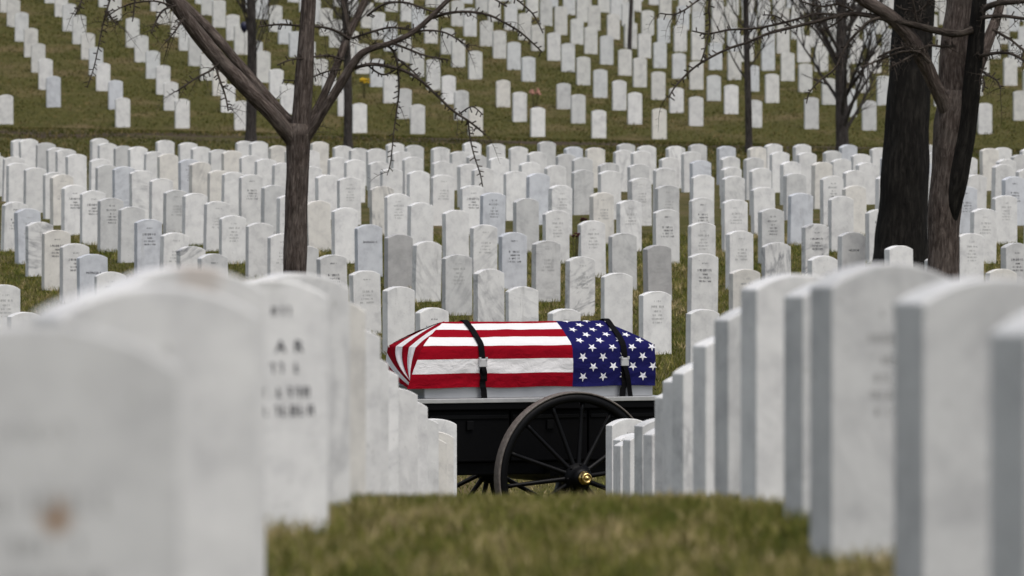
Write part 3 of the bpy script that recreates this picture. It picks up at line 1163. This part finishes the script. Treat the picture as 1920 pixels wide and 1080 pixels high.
forked_tree('grey_tree', 'bare grey brown tree at right forking above a scarred trunk, beside the dark trunk', 75.0,
            [(1768, 600, 84), (1768, 550, 68), (1768, 500, 58), (1770, 420, 60), (1777, 350, 64), (1784, 285, 72), (1790, 235, 80), (1796, 195, 78), (1798, 170, 62)],
            [([(1790, 225, 62), (1789, 150, 58), (1793, 70, 57), (1800, 0, 55), (1805, -120, 46), (1810, -300, 30)], 0, .2),
             ([(1782, 430, 14), (1787, 385, 34), (1797, 330, 40), (1811, 250, 36), (1822, 170, 34), (1828, 95, 32), (1834, 20, 29), (1842, -60, 26), (1852, -200, 18)], -.06, -.35, 'bark_dark'),
             ([(1826, 150, 24), (1842, 105, 22), (1857, 65, 20), (1872, 22, 18), (1888, -40, 14), (1910, -130, 9)], -.1, .5),
             ([(1785, 228, 34), (1768, 190, 29), (1752, 158, 28), (1733, 115, 28), (1710, 75, 28), (1680, 40, 27), (1650, 18, 25), (1610, -6, 22), (1560, -45, 16), (1480, -110, 9)], -.05, -.9)],
            [([(1822, 55, 16), (1795, 63, 15), (1760, 58, 14), (1720, 48, 13), (1690, 41, 12), (1650, 33, 10), (1610, 26, 8), (1580, 28, 7), (1540, 38, 6), (1490, 50, 5.5), (1440, 63, 5),
               (1400, 80, 4.5), (1369, 90, 4), (1335, 106, 3.8), (1300, 128, 3.4), (1267, 161, 2.8), (1254, 184, 2)], -.35, -1.2),
             ([(1575, 28, 5), (1530, 26, 4.6), (1500, 34, 4.2), (1471, 42, 4), (1417, 53, 3.6), (1366, 56, 3.2), (1329, 63, 2.8), (1298, 58, 2)], -.6, -1.0),
             ([(1340, -40, 3), (1329, 10, 3), (1331, 45, 2.8), (1326, 75, 2.6), (1318, 105, 2.2), (1312, 122, 1.8)], -1.0, -1.1),
             ([(1360, -30, 3.4), (1310, 0, 3), (1283, 19, 2.6), (1262, 27, 2.2), (1238, 25, 1.8)], -1.0, -1.2),
             ([(1650, 33, 5), (1630, 40, 5), (1610, 58, 4.6), (1590, 80, 4.2), (1578, 102, 3.8), (1564, 130, 3.2), (1538, 150, 2.8), (1518, 173, 2.4), (1512, 194, 1.8)], -.7, -1.0),
             ([(1743, 118, 6), (1722, 98, 5), (1690, 97, 4), (1660, 108, 3.4), (1635, 118, 3), (1615, 126, 2.4)], -.6, -.8),
             ([(1735, 112, 4), (1705, 90, 4), (1680, 92, 3.6), (1660, 100, 3), (1645, 108, 2.4)], -.6, -.8),
             ([(1725, 95, 4), (1700, 110, 3.6), (1680, 120, 3), (1668, 126, 2.4)], -.6, -.8),
             ([(1790, 86, 5), (1765, 87, 4.6), (1745, 85, 4), (1722, 92, 3.4)], -.3, -.6),
             ([(1720, 46, 5), (1716, 25, 4.6), (1711, 0, 4), (1705, -40, 3)], -.5, -.6),
             ([(1716, 26, 3.4), (1735, 10, 3), (1745, -10, 2.6)], -.5, -.6),
             ([(1712, 20, 3), (1695, 18, 2.6), (1680, 10, 2)], -.5, -.6),
             ([(1838, 24, 13), (1850, 14, 12), (1873, 6, 11), (1900, 4, 10), (1940, 0, 8)], -.3, -.7),
             ([(1836, 36, 7), (1850, 32, 7), (1880, 30, 6), (1925, 36, 5)], -.3, -.7),
             ([(1836, 108, 6), (1850, 102, 6), (1883, 99, 5), (1904, 104, 4.4), (1930, 120, 3.6)], -.3, -.7),
             ([(1862, 55, 5), (1880, 66, 4.6), (1897, 76, 4), (1925, 100, 3.4)], -.1, -.3),
             ([(1838, 130, 4), (1850, 140, 3.4), (1868, 150, 3), (1876, 165, 2.2)], -.4, -.5),
             ([(1838, 140, 3), (1846, 155, 2.8), (1842, 172, 2)], -.4, -.5),
             ([(1600, 20, 4), (1570, 8, 3.4), (1540, 12, 3), (1500, 2, 2.4)], -.9, -1.1),
             ([(1590, 24, 3.4), (1565, 45, 3), (1540, 58, 2.4)], -.6, -.8),
             ([(1480, 48, 2.6), (1455, 30, 2.2), (1430, 28, 1.8)], -.8, -1.0)],
            M['bark'], 9)


def young_tree(name, label, px, Y, w_base, w_top, top_py, seed, n_br, spread, up, low_start, length, thick=.02):
    """slender leafless tree between the field and the hill"""
    rnd = random.Random(seed)
    X = (px - 960) * Y / F
    root = empty(name, (X, Y, gz(X, Y)))
    tag(root, label, 'tree')
    H = (P(px, top_py, Y).z - root.location.z)
    tb = Tubes()
    pts = []
    for k in range(14):
        t = k / 13
        pts.append((Vector((.10 * math.sin(t * 3 + seed) * t, .08 * math.cos(t * 4 + seed) * t, -.1 + H * t)),
                    (w_base + (w_top - w_base) * t) / 2 * Y / F * (1.35 if k == 0 else 1)))
    q = resample(pts, .1)
    tb.add([a for a, _ in q], [r for _, r in q], 12, .08)
    tb.build('trunk', M['bark_far'], root)
    br = Tubes()
    for k in range(n_br):
        t = low_start + (1 - low_start) * (k + rnd.random()) / n_br
        i = min(len(q) - 1, int(t * (len(q) - 1)))
        p, r0 = q[i]
        az = rnd.uniform(0, 2 * math.pi)
        d = Vector((math.cos(az) * spread, math.sin(az) * spread, up + rnd.uniform(-.1, .3))).normalized()
        L = length * (1.15 - .5 * t) * rnd.uniform(.7, 1.2)
        r = min(r0 * .45, thick)
        lst = [(p, r)]
        for s in range(7):
            d = (d + Vector((rnd.uniform(-.14, .14), rnd.uniform(-.14, .14), rnd.uniform(-.05, .16)))).normalized()
            lst.append((lst[-1][0] + d * L / 7, r * (1 - .85 * (s + 1) / 7)))
            if s > 0:
                for _ in range(2):
                    d2 = (d + Vector((rnd.uniform(-.8, .8), rnd.uniform(-.8, .8), rnd.uniform(-.1, .6)))).normalized()
                    l2 = L * .35 * rnd.uniform(.5, 1.1)
                    a0 = lst[-1][0]
                    m1 = a0 + d2 * l2 * .5
                    d3 = (d2 + Vector((rnd.uniform(-.3, .3), rnd.uniform(-.3, .3), rnd.uniform(-.1, .3)))).normalized()
                    rr = r * .35
                    br.add([a0, m1, m1 + d3 * l2 * .5], [rr, rr * .7, rr * .35], 4)
                    for _ in range(2):
                        d4 = (d3 + Vector((rnd.uniform(-.9, .9), rnd.uniform(-.9, .9), rnd.uniform(-.2, .6)))).normalized()
                        br.add([m1, m1 + d4 * l2 * .5], [rr * .5, rr * .3], 3)
        br.add([a for a, _ in lst], [r_ for _, r_ in lst], 6)
    br.build('crown', M['bark_far'], root)
    return root


young_tree('young_tree', 'slim dark leafless tree seen behind the left limbs of the forked tree', 470, 146, 21, 13, -160, 1, 26, .55, .9, .38, 2.4, .018)
young_tree('young_tree', 'slim leafless tree standing between the forked tree and the yellow flowers', 652, 144, 17, 11, -120, 2, 26, .75, .65, .38, 2.0)
young_tree('young_tree', 'very thin upright leafless tree left of the bushy bare one, foot of the hill', 1404, 146, 14, 8, -140, 3, 20, .65, .8, .34, 2.0)
young_tree('young_tree', 'bushy leafless tree with many rising branches left of the dark trunk', 1580, 145, 26, 14, -120, 4, 30, .8, .75, .10, 2.4, .042)
young_tree('young_tree', 'thin bare sapling high on the hill at the top edge of the view', 1180, 178, 9, 5, -120, 6, 9, .5, .9, .6, 1.4)


# ------------------------------------------------------------------ small graveside things
def blob(bm, c, r, rnd):
    res = bmesh.ops.create_icosphere(bm, subdivisions=1, radius=r)
    for v in res['verts']:
        v.co = Vector((v.co.x * rnd.uniform(.8, 1.2), v.co.y * rnd.uniform(.8, 1.2), v.co.z * rnd.uniform(.6, .9))) + Vector(c)


def bouquet(name, label, cat, px, py, Y, size, petal, seed, holder=None):
    rnd = random.Random(seed)
    p = P(px, py, Y)
    root = empty(name, (p.x, Y, gz(p.x, Y)))
    tag(root, label, cat)
    top = max(.10, p.z - root.location.z)
    st = Tubes()
    heads = []
    for k in range(11):
        q = Vector((rnd.uniform(-1, 1) * size, rnd.uniform(-1, 1) * size * .6, top + rnd.uniform(-.5, .5) * size))
        st.add([Vector((q.x * .15, q.y * .15, -.01)), Vector((q.x * .6, q.y * .6, q.z * .6)), q], [.004, .004, .003], 4)
        heads.append(q)
    st.build('stems', M['leaf'], root)
    for q in heads:
        bm = bmesh.new()
        for _ in range(4):
            blob(bm, q + Vector((rnd.uniform(-1, 1), rnd.uniform(-1, 1), rnd.uniform(-.6, .8))) * size * .22, size * rnd.uniform(.18, .28), rnd)
        bm_obj('flower', bm, petal, root, False)
    if holder:
        bm = bmesh.new()
        bm_lathe(bm, [(size * .35, -.01), (size * .55, top * .5), (size * .58, top * .52), (size * .5, top * .5)], 'Z', 14)
        bm_obj('basket', bm, holder, root, True)
    return root


bouquet('flower_bouquet', 'dusty pink flower basket beside a headstone in the middle of the hillside', 'flowers', 1004, 172, 164.5, .12, M['petal_pink'], 1, M['basket'])
bouquet('flower_bouquet', 'bright yellow flowers by a headstone behind the slim tree near the forked tree', 'flowers', 683, 150, 168, .11, M['petal_yellow'], 2)
bouquet('flower_bouquet', 'dark red flowers in the gap between field headstones, upper of two', 'flowers', 1096, 412, 88.5, .045, M['petal_red'], 3)
bouquet('flower_bouquet', 'dark red flowers in the gap between field headstones, lower of two', 'flowers', 1079, 441, 83.5, .05, M['petal_red'], 4)
# dark blue balloon left of the slim tree high on the hill
pb = P(458, 50, 174.0)
bal = empty('memorial_balloon', (pb.x, 174.0, gz(pb.x, 174.0)))
tag(bal, 'small dark blue balloon on a stick by the slim dark tree on the hillside', 'balloon')
hb = max(.3, pb.z - bal.location.z)
bm = bmesh.new()
bm_lathe(bm, [(.006, hb - .17), (.05, hb - .12), (.095, hb - .04), (.105, hb + .03), (.085, hb + .09), (.04, hb + .125), (.005, hb + .133)], 'Z', 16)
bm_obj('balloon_skin', bm, M['navy'], bal, True)
tb = Tubes()
tb.add([Vector((0, 0, -.05)), Vector((.02, 0, hb * .5)), Vector((0, 0, hb - .17))], [.006, .006, .005], 5)
tb.build('stick', M['basket'], bal)

# ------------------------------------------------------------------ caisson
TH = math.radians(24)
WX, WY = .084, 56.42
WG = Zrel(-3.007)
wag = empty('caisson', (WX, WY, WG), TH)
tag(wag, 'black horse drawn caisson with spoked wheels carrying the flag draped casket', 'wagon')


def zl(py, y_local=0.0):
    """height above the wagon's ground of photo row py, for a point at local y"""
    return P(979, py, WY + y_local * math.cos(TH)).z - WG


Z_RAIL = zl(750, -.5)
Z_DECK = zl(745, -.4)
bm = bmesh.new()
bm_box(bm, (-1.16, -.47, Z_RAIL - .075), (1.12, .47, Z_RAIL - .020), .008)
bm_obj('deck', bm, M['black'], wag)
bm = bmesh.new()
bm_box(bm, (-1.165, -.482, Z_RAIL - .017), (1.125, .482, Z_DECK - .001), .004)
bm_obj('deck_rail', bm, M['rail'], wag)
# ammunition chests under the deck
zb = zl(878, -.42)
for x0, x1 in ((-1.02, -.30), (-.285, .40), (.415, 1.10)):
    bm = bmesh.new()
    bm_box(bm, (x0, -.42, zb + .06), (x1, .42, Z_RAIL - .078), .012)
    ch = bm_obj('chest', bm, M['black'], wag)
    bm = bmesh.new()
    bm_box(bm, (x0 + .012, -.434, Z_RAIL - .15), (x1 - .012, -.4215, Z_RAIL - .12), .003)
    bm_box(bm, ((x0 + x1) / 2 - .03, -.445, Z_RAIL - .24), ((x0 + x1) / 2 + .03, -.4215, Z_RAIL - .165), .004)
    bm_obj('lid_hasp', bm, M['black_wood'], ch)
bm = bmesh.new()
for y in (-.30, .30):
    bm_box(bm, (-1.35, y - .05, zb - .05), (1.15, y + .05, zb + .057), .01)
bm_obj('side_sill', bm, M['black_wood'], wag)
AX = None
AXLE_X = .11
R = .70
HUBZ = R
bm = bmesh.new()
bm_lathe(bm, [(.035, -.80), (.045, -.5), (.06, -.45), (.06, .45), (.045, .5), (.035, .80)], 'Y', 12, (AXLE_X, 0, HUBZ))
bm_obj('axle', bm, M['black_wood'], wag, True)
bm = bmesh.new()
bm_box(bm, (AXLE_X - .07, -.50, HUBZ + .065), (AXLE_X + .07, .50, zb - .053), .01)
bm_obj('axle_bolster', bm, M['black_wood'], wag)
bm = bmesh.new()
bm_box(bm, (-2.6, -.07, HUBZ + .0), (AXLE_X - .08, .07, HUBZ + .12), .015)
bm_obj('draught_pole', bm, M['black_wood'], wag)


def wheel(yc, out, rot0):
    """rim, tyre, 14 spokes, hub and brass cap; out = -1 points to the camera side"""
    bm = bmesh.new()
    sg = 72
    r0, r1, hw = R - .085, R - .016, .047
    ring = []
    for k in range(sg):
        a = 2 * math.pi * k / sg
        ca, sa = math.cos(a), math.sin(a)
        prof = [(r0, -hw * .8), (r0 + .012, -hw), (r1, -hw), (r1, hw), (r0 + .012, hw), (r0, hw * .8)]
        ring.append([bm.verts.new((r * ca, y, r * sa)) for r, y in prof])
    for k in range(sg):
        a, b_ = ring[k], ring[(k + 1) % sg]
        for q in range(6):
            bm.faces.new((a[q], a[(q + 1) % 6], b_[(q + 1) % 6], b_[q]))
    bmesh.ops.recalc_face_normals(bm, faces=bm.faces)
    w = bm_obj('wheel', bm, M['black_wood'], wag, True)
    w.location = (AXLE_X, yc, HUBZ)
    bm = bmesh.new()
    ring = []
    for k in range(sg):
        a = 2 * math.pi * k / sg
        ca, sa = math.cos(a), math.sin(a)
        prof = [(r1 + .0005, -hw - .006), (R - .003, -hw - .007), (R, -hw + .004), (R, hw - .004), (R - .003, hw + .007), (r1 + .0005, hw + .006)]
        ring.append([bm.verts.new((r * ca, y, r * sa)) for r, y in prof])
    for k in range(sg):
        a, b_ = ring[k], ring[(k + 1) % sg]
        for q in range(6):
            bm.faces.new((a[q], a[(q + 1) % 6], b_[(q + 1) % 6], b_[q]))
    bmesh.ops.recalc_face_normals(bm, faces=bm.faces)
    bm_obj('tyre', bm, M['tyre'], w, True)
    for k in range(14):
        a = rot0 + 2 * math.pi * k / 14
        tb = Tubes()
        d = Vector((math.cos(a), 0, math.sin(a)))
        tb.add([d * .085 + Vector((0, out * .055, 0)), d * .14 + Vector((0, out * .05, 0)), d * .35 + Vector((0, out * .025, 0)),
                d * (r0 - .06), d * (r0 + .004)], [.026, .021, .018, .0165, .022], 10)
        tb.build('spoke', M['black_wood'], w)
    bm = bmesh.new()
    s = out
    bm_lathe(bm, [(.06, -s * .14), (.085, -s * .12), (.09, -s * .05), (.118, -s * .03), (.118, s * .085), (.092, s * .10), (.08, s * .15), (.066, s * .185), (.05, s * .188)], 'Y', 28)
    bm_obj('hub', bm, M['black_wood'], w, True)
    bm = bmesh.new()
    bm_lathe(bm, [(.050, s * .1885), (.056, s * .192), (.056, s * .205), (.047, s * .212), (.045, s * .245), (.038, s * .255), (.030, s * .256), (.028, s * .249), (.016, s * .248), (.014, s * .262), (.004, s * .266)], 'Y', 28)
    bm_obj('hub_cap', bm, M['brass'], w, True)
    bm = bmesh.new()
    for k in range(7):
        a = rot0 + 2 * math.pi * (k + .5) / 7
        bm_lathe(bm, [(.011, s * .0855), (.011, s * .098), (.006, s * .101)], 'Y', 6, (math.cos(a) * .104, 0, math.sin(a) * .104))
    bm_obj('hub_bolts', bm, M['black_wood'], w)
    return w


wheel(-.80, -1, math.radians(109))
wheel(.86, 1, math.radians(100))

# ------------------------------------------------------------------ casket
cas = empty('casket', (WX, WY, WG + Z_DECK), TH)
tag(cas, 'silver metal casket lying on the caisson deck under the flag', 'casket')
zE, zH, zR = zl(648, -.35) - Z_DECK, zl(725, -.35) - Z_DECK, zl(600, 0) - Z_DECK
CL, CW = 1.02, .336
bm = bmesh.new()
bm_box(bm, (-CL, -CW, .105), (CL, CW, zE - .02), .02)
bm_obj('body', bm, M['silver'], cas)
bm = bmesh.new()
bm_box(bm, (-CL - .006, -CW - .006, 0.0), (CL + .012, CW + .006, .103), .008)
mo = bm_obj('base_moulding', bm, M['silver'], cas)
bm = bmesh.new()
bm_box(bm, (-CL - .012, -CW - .004, .006), (-CL - .0065, CW + .004, .097), 0)
bm_obj('dark_end_face', bm, M['casket_end'], mo)  # thin sheet giving the moulding's left end face a darker silver
tb = Tubes()
for y in (-CW - .05,):
    tb.add([Vector((-.85, y, .17)), Vector((.85, y, .17))], [.012, .012], 8)
bm = bmesh.new()
vsl = [(-CL, -CW, zE - .018), (CL, -CW, zE - .018), (CL, CW, zE - .018), (-CL, CW, zE - .018), (-CL + .34, 0, zR - .02), (CL - .34, 0, zR - .02)]
vv = [bm.verts.new(v) for v in vsl]
for f in ((0, 1, 5, 4), (2, 3, 4, 5), (1, 2, 5), (3, 0, 4), (3, 2, 1, 0)):
    bm.faces.new([vv[i] for i in f])
bm_obj('lid', bm, M['silver'], cas)

# ------------------------------------------------------------------ flag
flag = empty('flag', (WX, WY, WG + Z_DECK), TH)
tag(flag, 'large flag of red and white stripes with starred blue canton draped over the casket', 'flag')
HL, HW = 1.045, .35
DROP = zE - zH
CE, CRIDGE = 2.9, 6.5            # stripe coordinate at the near eave and at the ridge
PC = .295                        # edge of the blue canton along the casket
RISE_F = zR - zE


def flare(p, d):
    """outward and lengthwise flare of the hanging skirt near the left corner; d = 0 at the eave, 1 at the hem"""
    k = max(0.0, 1 - (p + HL) / .34)
    return -.165 * k ** 1.6 * d ** .9, -.03 * k * d


def wr(p, c, amp=.005):
    q = Vector((p * 3.2, c * .9, 1.7))
    v = mnoise.noise(q) + .6 * mnoise.noise(q * 2.7 + Vector((3, 1, 0)))
    # diagonal pulls in the hanging cloth, strongest next to the straps
    u = p * 1.0 + (2.9 - c) * .10
    near = 1.0 + 1.6 * math.exp(-((p + .51) / .16) ** 2) + 1.6 * math.exp(-((p - .75) / .16) ** 2)
    if c < 2.9:
        v += .55 * near * mnoise.noise(Vector((u * 15.0, c * 1.2, 4.0)))
    return amp * v


def side_pt(p, c, mirror=False):
    """point of the flag on the near side and slope; p along the casket, c the stripe coordinate from the hem"""
    if c <= CE:
        d = 1 - c / CE
        fx, fy = flare(p, d) if not mirror else (0, 0)
        w = wr(p, c, .005 + .011 * d)
        x, y, z = p + fx, -HW - .016 * d + fy + w - .010 * math.sin(d * 3.0), zE - DROP * d + .004 * math.sin(p * 9 + 1) * d
    else:
        t = (c - CE) / (CRIDGE - CE)
        w = wr(p, c, .0055)
        sag = .012 * math.sin(math.pi * t)
        x, y, z = p, -HW * (1 - t), zE + RISE_F * t + w + sag
    # round the eave and the ridge a little
    r = max(0.0, 1 - abs(c - CE) / .35)
    y += .010 * r * r
    z -= .006 * r * r
    r = max(0.0, 1 - abs(c - CRIDGE) / .5)
    z -= .010 * r * r
    if mirror:
        y = -y
    return Vector((x, y, z))


def hip(c):
    t = min(1.0, max(0.0, (c - CE) / (CRIDGE - CE)))
    return HL - HW * t


class Cells:
    def __init__(self):
        self.d = {}

    def quad(self, key, pts):
        v, f = self.d.setdefault(key, ([], []))
        o = len(v)
        v.extend(pts)
        f.append((o, o + 1, o + 2, o + 3))


cells = Cells()


def key_for(p, c):
    c = min(12.999, max(0, c))
    if p > PC and c < 7:
        return 'canton'
    return int(c)


def side_grid(mirror):
    cs = []
    for k in range(0, 7):
        cs += list(np.arange(k, min(k + 1, CRIDGE) - 1e-6, 1 / 6 if k < 6 else .125))
    cs.append(CRIDGE)
    cs = sorted(set([round(q, 5) for q in cs] + [CE]))
    nl, nr = 44, 26
    for c0, c1 in zip(cs, cs[1:]):
        cm = (c0 + c1) / 2
        for k in range(nl + nr):
            def par(kk, c):
                h = hip(c)
                return -h + (PC + h) * kk / nl if kk <= nl else PC + (h - PC) * (kk - nl) / nr
            pts = [side_pt(par(k, c0), c0, mirror), side_pt(par(k + 1, c0), c0, mirror), side_pt(par(k + 1, c1), c1, mirror), side_pt(par(k, c1), c1, mirror)]
            pm = par(k + .5, cm)
            ky = key_for(pm, cm if not mirror else 13 - cm)
            cells.quad(ky, pts if not mirror else pts[::-1])


side_grid(False)
side_grid(True)


def end_slope_pt(c, r, sx):
    """end slope of the roof; c over the whole flag width, r = 0 on the hip line, 1 at the end eave"""
    m = c > 6.5
    cc = 13 - c if m else c
    al0 = (cc - 2.9) / 3.6 if cc > 4.3 else (cc - 4.0) / .3 * .389      # on the hip: a folded corner, then in step with the slope
    al = min(1.0, max(0.0, al0 + ((cc - 4.0) / 2.5 - al0) * r))
    e = HW * al * (1 - r)
    a = HW * al
    y = -HW + a
    if m:
        y = -y
    z = zE + RISE_F * al * (1 - r) - .008 * r * r + .012 * math.sin(math.pi * r) * al
    return Vector((sx * (HL - e), y, z))


cs_end = [round(q, 4) for q in np.arange(4.0, 9.01, .1)]
for sx in (-1, 1):
    for c0, c1 in zip(cs_end, cs_end[1:]):
        cm = (c0 + c1) / 2
        for k in range(10):
            r0, r1 = k / 10, (k + 1) / 10
            pts = [end_slope_pt(c0, r0, sx), end_slope_pt(c1, r0, sx), end_slope_pt(c1, r1, sx), end_slope_pt(c0, r1, sx)]
            cells.quad(key_for(sx * 2.0, cm), pts if sx > 0 else pts[::-1])
    # hanging end: bands gather towards the lower near corner, the far flap folds across below
    if sx < 0:
        Bp = side_pt(-HL, CE * .2)
    else:
        Bp = Vector((HL - .01, -HW + .02, zE - DROP * .85))
    Fp = Vector((sx * HL, HW, zE))
    Gp = Vector((sx * (HL + (.03 if sx < 0 else -.01)), HW, zE - (.20 if sx < 0 else DROP * .95)))
    B2 = Vector((Bp.x, Bp.y + .004, Bp.z - .07))

    def edge(r):
        return side_pt(-HL, CE * (1 - .8 * r))

    def ep(c, r):
        top = end_slope_pt(c, 1.0, sx)
        q = top.lerp(Bp, r ** 1.9)
        q.z = top.z + (Bp.z - top.z) * r
        if sx < 0:
            t = (top.y + HW) / (2 * HW)
            cor = end_slope_pt(4.0, 1.0, sx)
            cq = cor.lerp(Bp, r ** 1.9)
            cq.z = cor.z + (Bp.z - cor.z) * r
            q += (edge(r) - cq) * (1 - t) ** 2
            q.x -= (.012 * math.sin(math.pi * r) + .010 * math.sin(c * 5) * r * (1 - r) * 2) * min(1, t * 3)
        return q

    def fp(c, r):
        u = c / 2.9
        w = Gp.lerp(Fp, u).lerp(B2.lerp(Bp, u), r)
        if sx < 0:
            w.x -= .012 * (1 - r) + .02 * math.sin(math.pi * r)
        return w
    for c0, c1 in zip(cs_end, cs_end[1:]):
        cm = (c0 + c1) / 2
        for k in range(12):
            r0, r1 = k / 12, (k + 1) / 12
            pts = [ep(c0, r0), ep(c1, r0), ep(c1, r1), ep(c0, r1)]
            cells.quad(key_for(sx * 2.0, cm), pts if sx > 0 else pts[::-1])
    for k in range(0, 29):
        c0, c1 = k / 10, (k + 1) / 10
        for q in range(8):
            r0, r1 = q / 8, (q + 1) / 8
            pts = [fp(c1, r0), fp(c0, r0), fp(c0, r1), fp(c1, r1)]
            cells.quad(key_for(sx * 2.0, 13 - (c0 + c1) / 2), pts if sx < 0 else pts[::-1])

canton = None
for ky in sorted(cells.d, key=str):
    v, f = cells.d[ky]
    bm = bmesh.new()
    bv = [bm.verts.new(q) for q in v]
    for q in f:
        try:
            bm.faces.new([bv[i] for i in q])
        except ValueError:
            pass
    bmesh.ops.remove_doubles(bm, verts=bm.verts, dist=.0004)
    bmesh.ops.dissolve_degenerate(bm, edges=bm.edges, dist=.0002)
    if ky == 'canton':
        canton = bm_obj('canton', bm, M['blue'], flag, True)
    else:
        bm_obj('stripe', bm, M['red'] if ky % 2 == 0 else M['white'], flag, True)

# sewn stars
SX, SY = .0905, .69
for row in range(9):
    c = SY * (row + 1)
    for col in range(11):
        if (row + col) % 2:
            continue
        p = PC + SX * (col + 1)
        if c > CRIDGE - .25 or p > hip(c) - .018:
            continue
        vs, fs = [], []
        n = None
        a0 = side_pt(p, c)
        tu = (side_pt(p + .01, c) - side_pt(p - .01, c)).normalized()
        tv = (side_pt(p, c + .12) - side_pt(p, c - .12)).normalized()
        n = tu.cross(tv).normalized()
        pts = [(0, 0)]
        for k in range(10):
            a = -math.pi / 2 + 2 * math.pi * k / 10
            r = .0405 if k % 2 == 0 else .0162
            pts.append((r * math.cos(a), r * math.sin(a)))
        for dx, dv in pts:
            q = side_pt(p + dx, c + dv / .117)
            vs.append(q + n * .0035)
        for k in range(10):
            fs.append((0, 1 + k, 1 + (k + 1) % 10))
        mesh_obj('star', vs, fs, M['star'], canton)


# ------------------------------------------------------------------ straps
def strap(p, label, buckle_py, tails, shift=.012):
    root = empty('strap', (WX, WY, WG + Z_DECK), TH)
    tag(root, label, 'strap', 'black straps tying the casket down')
    hw = .026
    path = []
    for c in np.linspace(0, CRIDGE, 34):
        q = side_pt(p, c)
        nrm = Vector((0, -1, 0)) if c < CE - .2 else Vector((0, -.5, .86))
        path.append(q + nrm * .012)
    path = [Vector((p + shift, -CW - .05, -.012)), Vector((p + shift * .7, -CW - .046, .06))] + path
    far = [Vector((q.x, -q.y, q.z)) for q in path[::-1]][1:]
    path += far
    vs, fs = [], []
    for i, q in enumerate(path):
        t = (path[min(i + 1, len(path) - 1)] - path[max(0, i - 1)]).normalized()
        nn = Vector((1, 0, 0)).cross(t)
        for sx, sn in ((-1, 0), (1, 0), (1, 1), (-1, 1)):
            vs.append(q + Vector((sx * hw, 0, 0)) - nn * (.004 * sn) * -1)
    for i in range(len(path) - 1):
        for k in range(4):
            fs.append((i * 4 + k, i * 4 + (k + 1) % 4, (i + 1) * 4 + (k + 1) % 4, (i + 1) * 4 + k))
    mesh_obj('webbing', vs, fs, M['strap'], root)
    zb_ = zl(buckle_py, -.37) - Z_DECK
    bm = bmesh.new()
    y0 = -HW - .035
    bm_box(bm, (p - .034, y0 - .014, zb_ - .034), (p + .034, y0 + .010, zb_ + .034), .005)
    bk = bm_obj('buckle', bm, M['buckle'], root)
    bm = bmesh.new()
    bm_box(bm, (p - .036, y0 - .020, zb_ + .020), (p - .022, y0 + .006, zb_ + .046), .003)
    bm_box(bm, (p + .022, y0 - .020, zb_ + .020), (p + .036, y0 + .006, zb_ + .046), .003)
    bm_obj('buckle_lever', bm, M['buckle'], bk)
    for dx, l in tails:
        vs, fs = [], []
        n = 14
        for i in range(n + 1):
            t = i / n
            z = zb_ - .03 - l * t
            y = y0 - .004 - .012 * math.sin(t * 5)
            x = p + dx * t
            h2 = hw * .8
            vs += [(x - h2, y, z), (x + h2, y, z), (x + h2, y - .005, z), (x - h2, y - .005, z)]
        for i in range(n):
            for k in range(4):
                fs.append((i * 4 + k, i * 4 + (k + 1) % 4, (i + 1) * 4 + (k + 1) % 4, (i + 1) * 4 + k))
        fs.append((3, 2, 1, 0))
        fs.append(tuple(n * 4 + k for k in range(4)))
        mesh_obj('loose_end', vs, fs, M['strap'], root)
    return root


def p_at(px):
    return (px - 795) / 433.0 * 2 * HL - HL


strap(p_at(903), 'black strap with a silver buckle crossing the striped part of the flag', 679, [(.02, .12)])
strap(p_at(1168), 'black strap with a bright square buckle and two loose ends over the blue canton', 680, [(.062, .285)], -.022)

print('stones', stone_count, 'hill stuff', len(left_over), 'field', len(field))

for o in bpy.data.objects:
    if o.get('label') and len(o['label'].split()) > 16:
        print('LONG', o['label'])
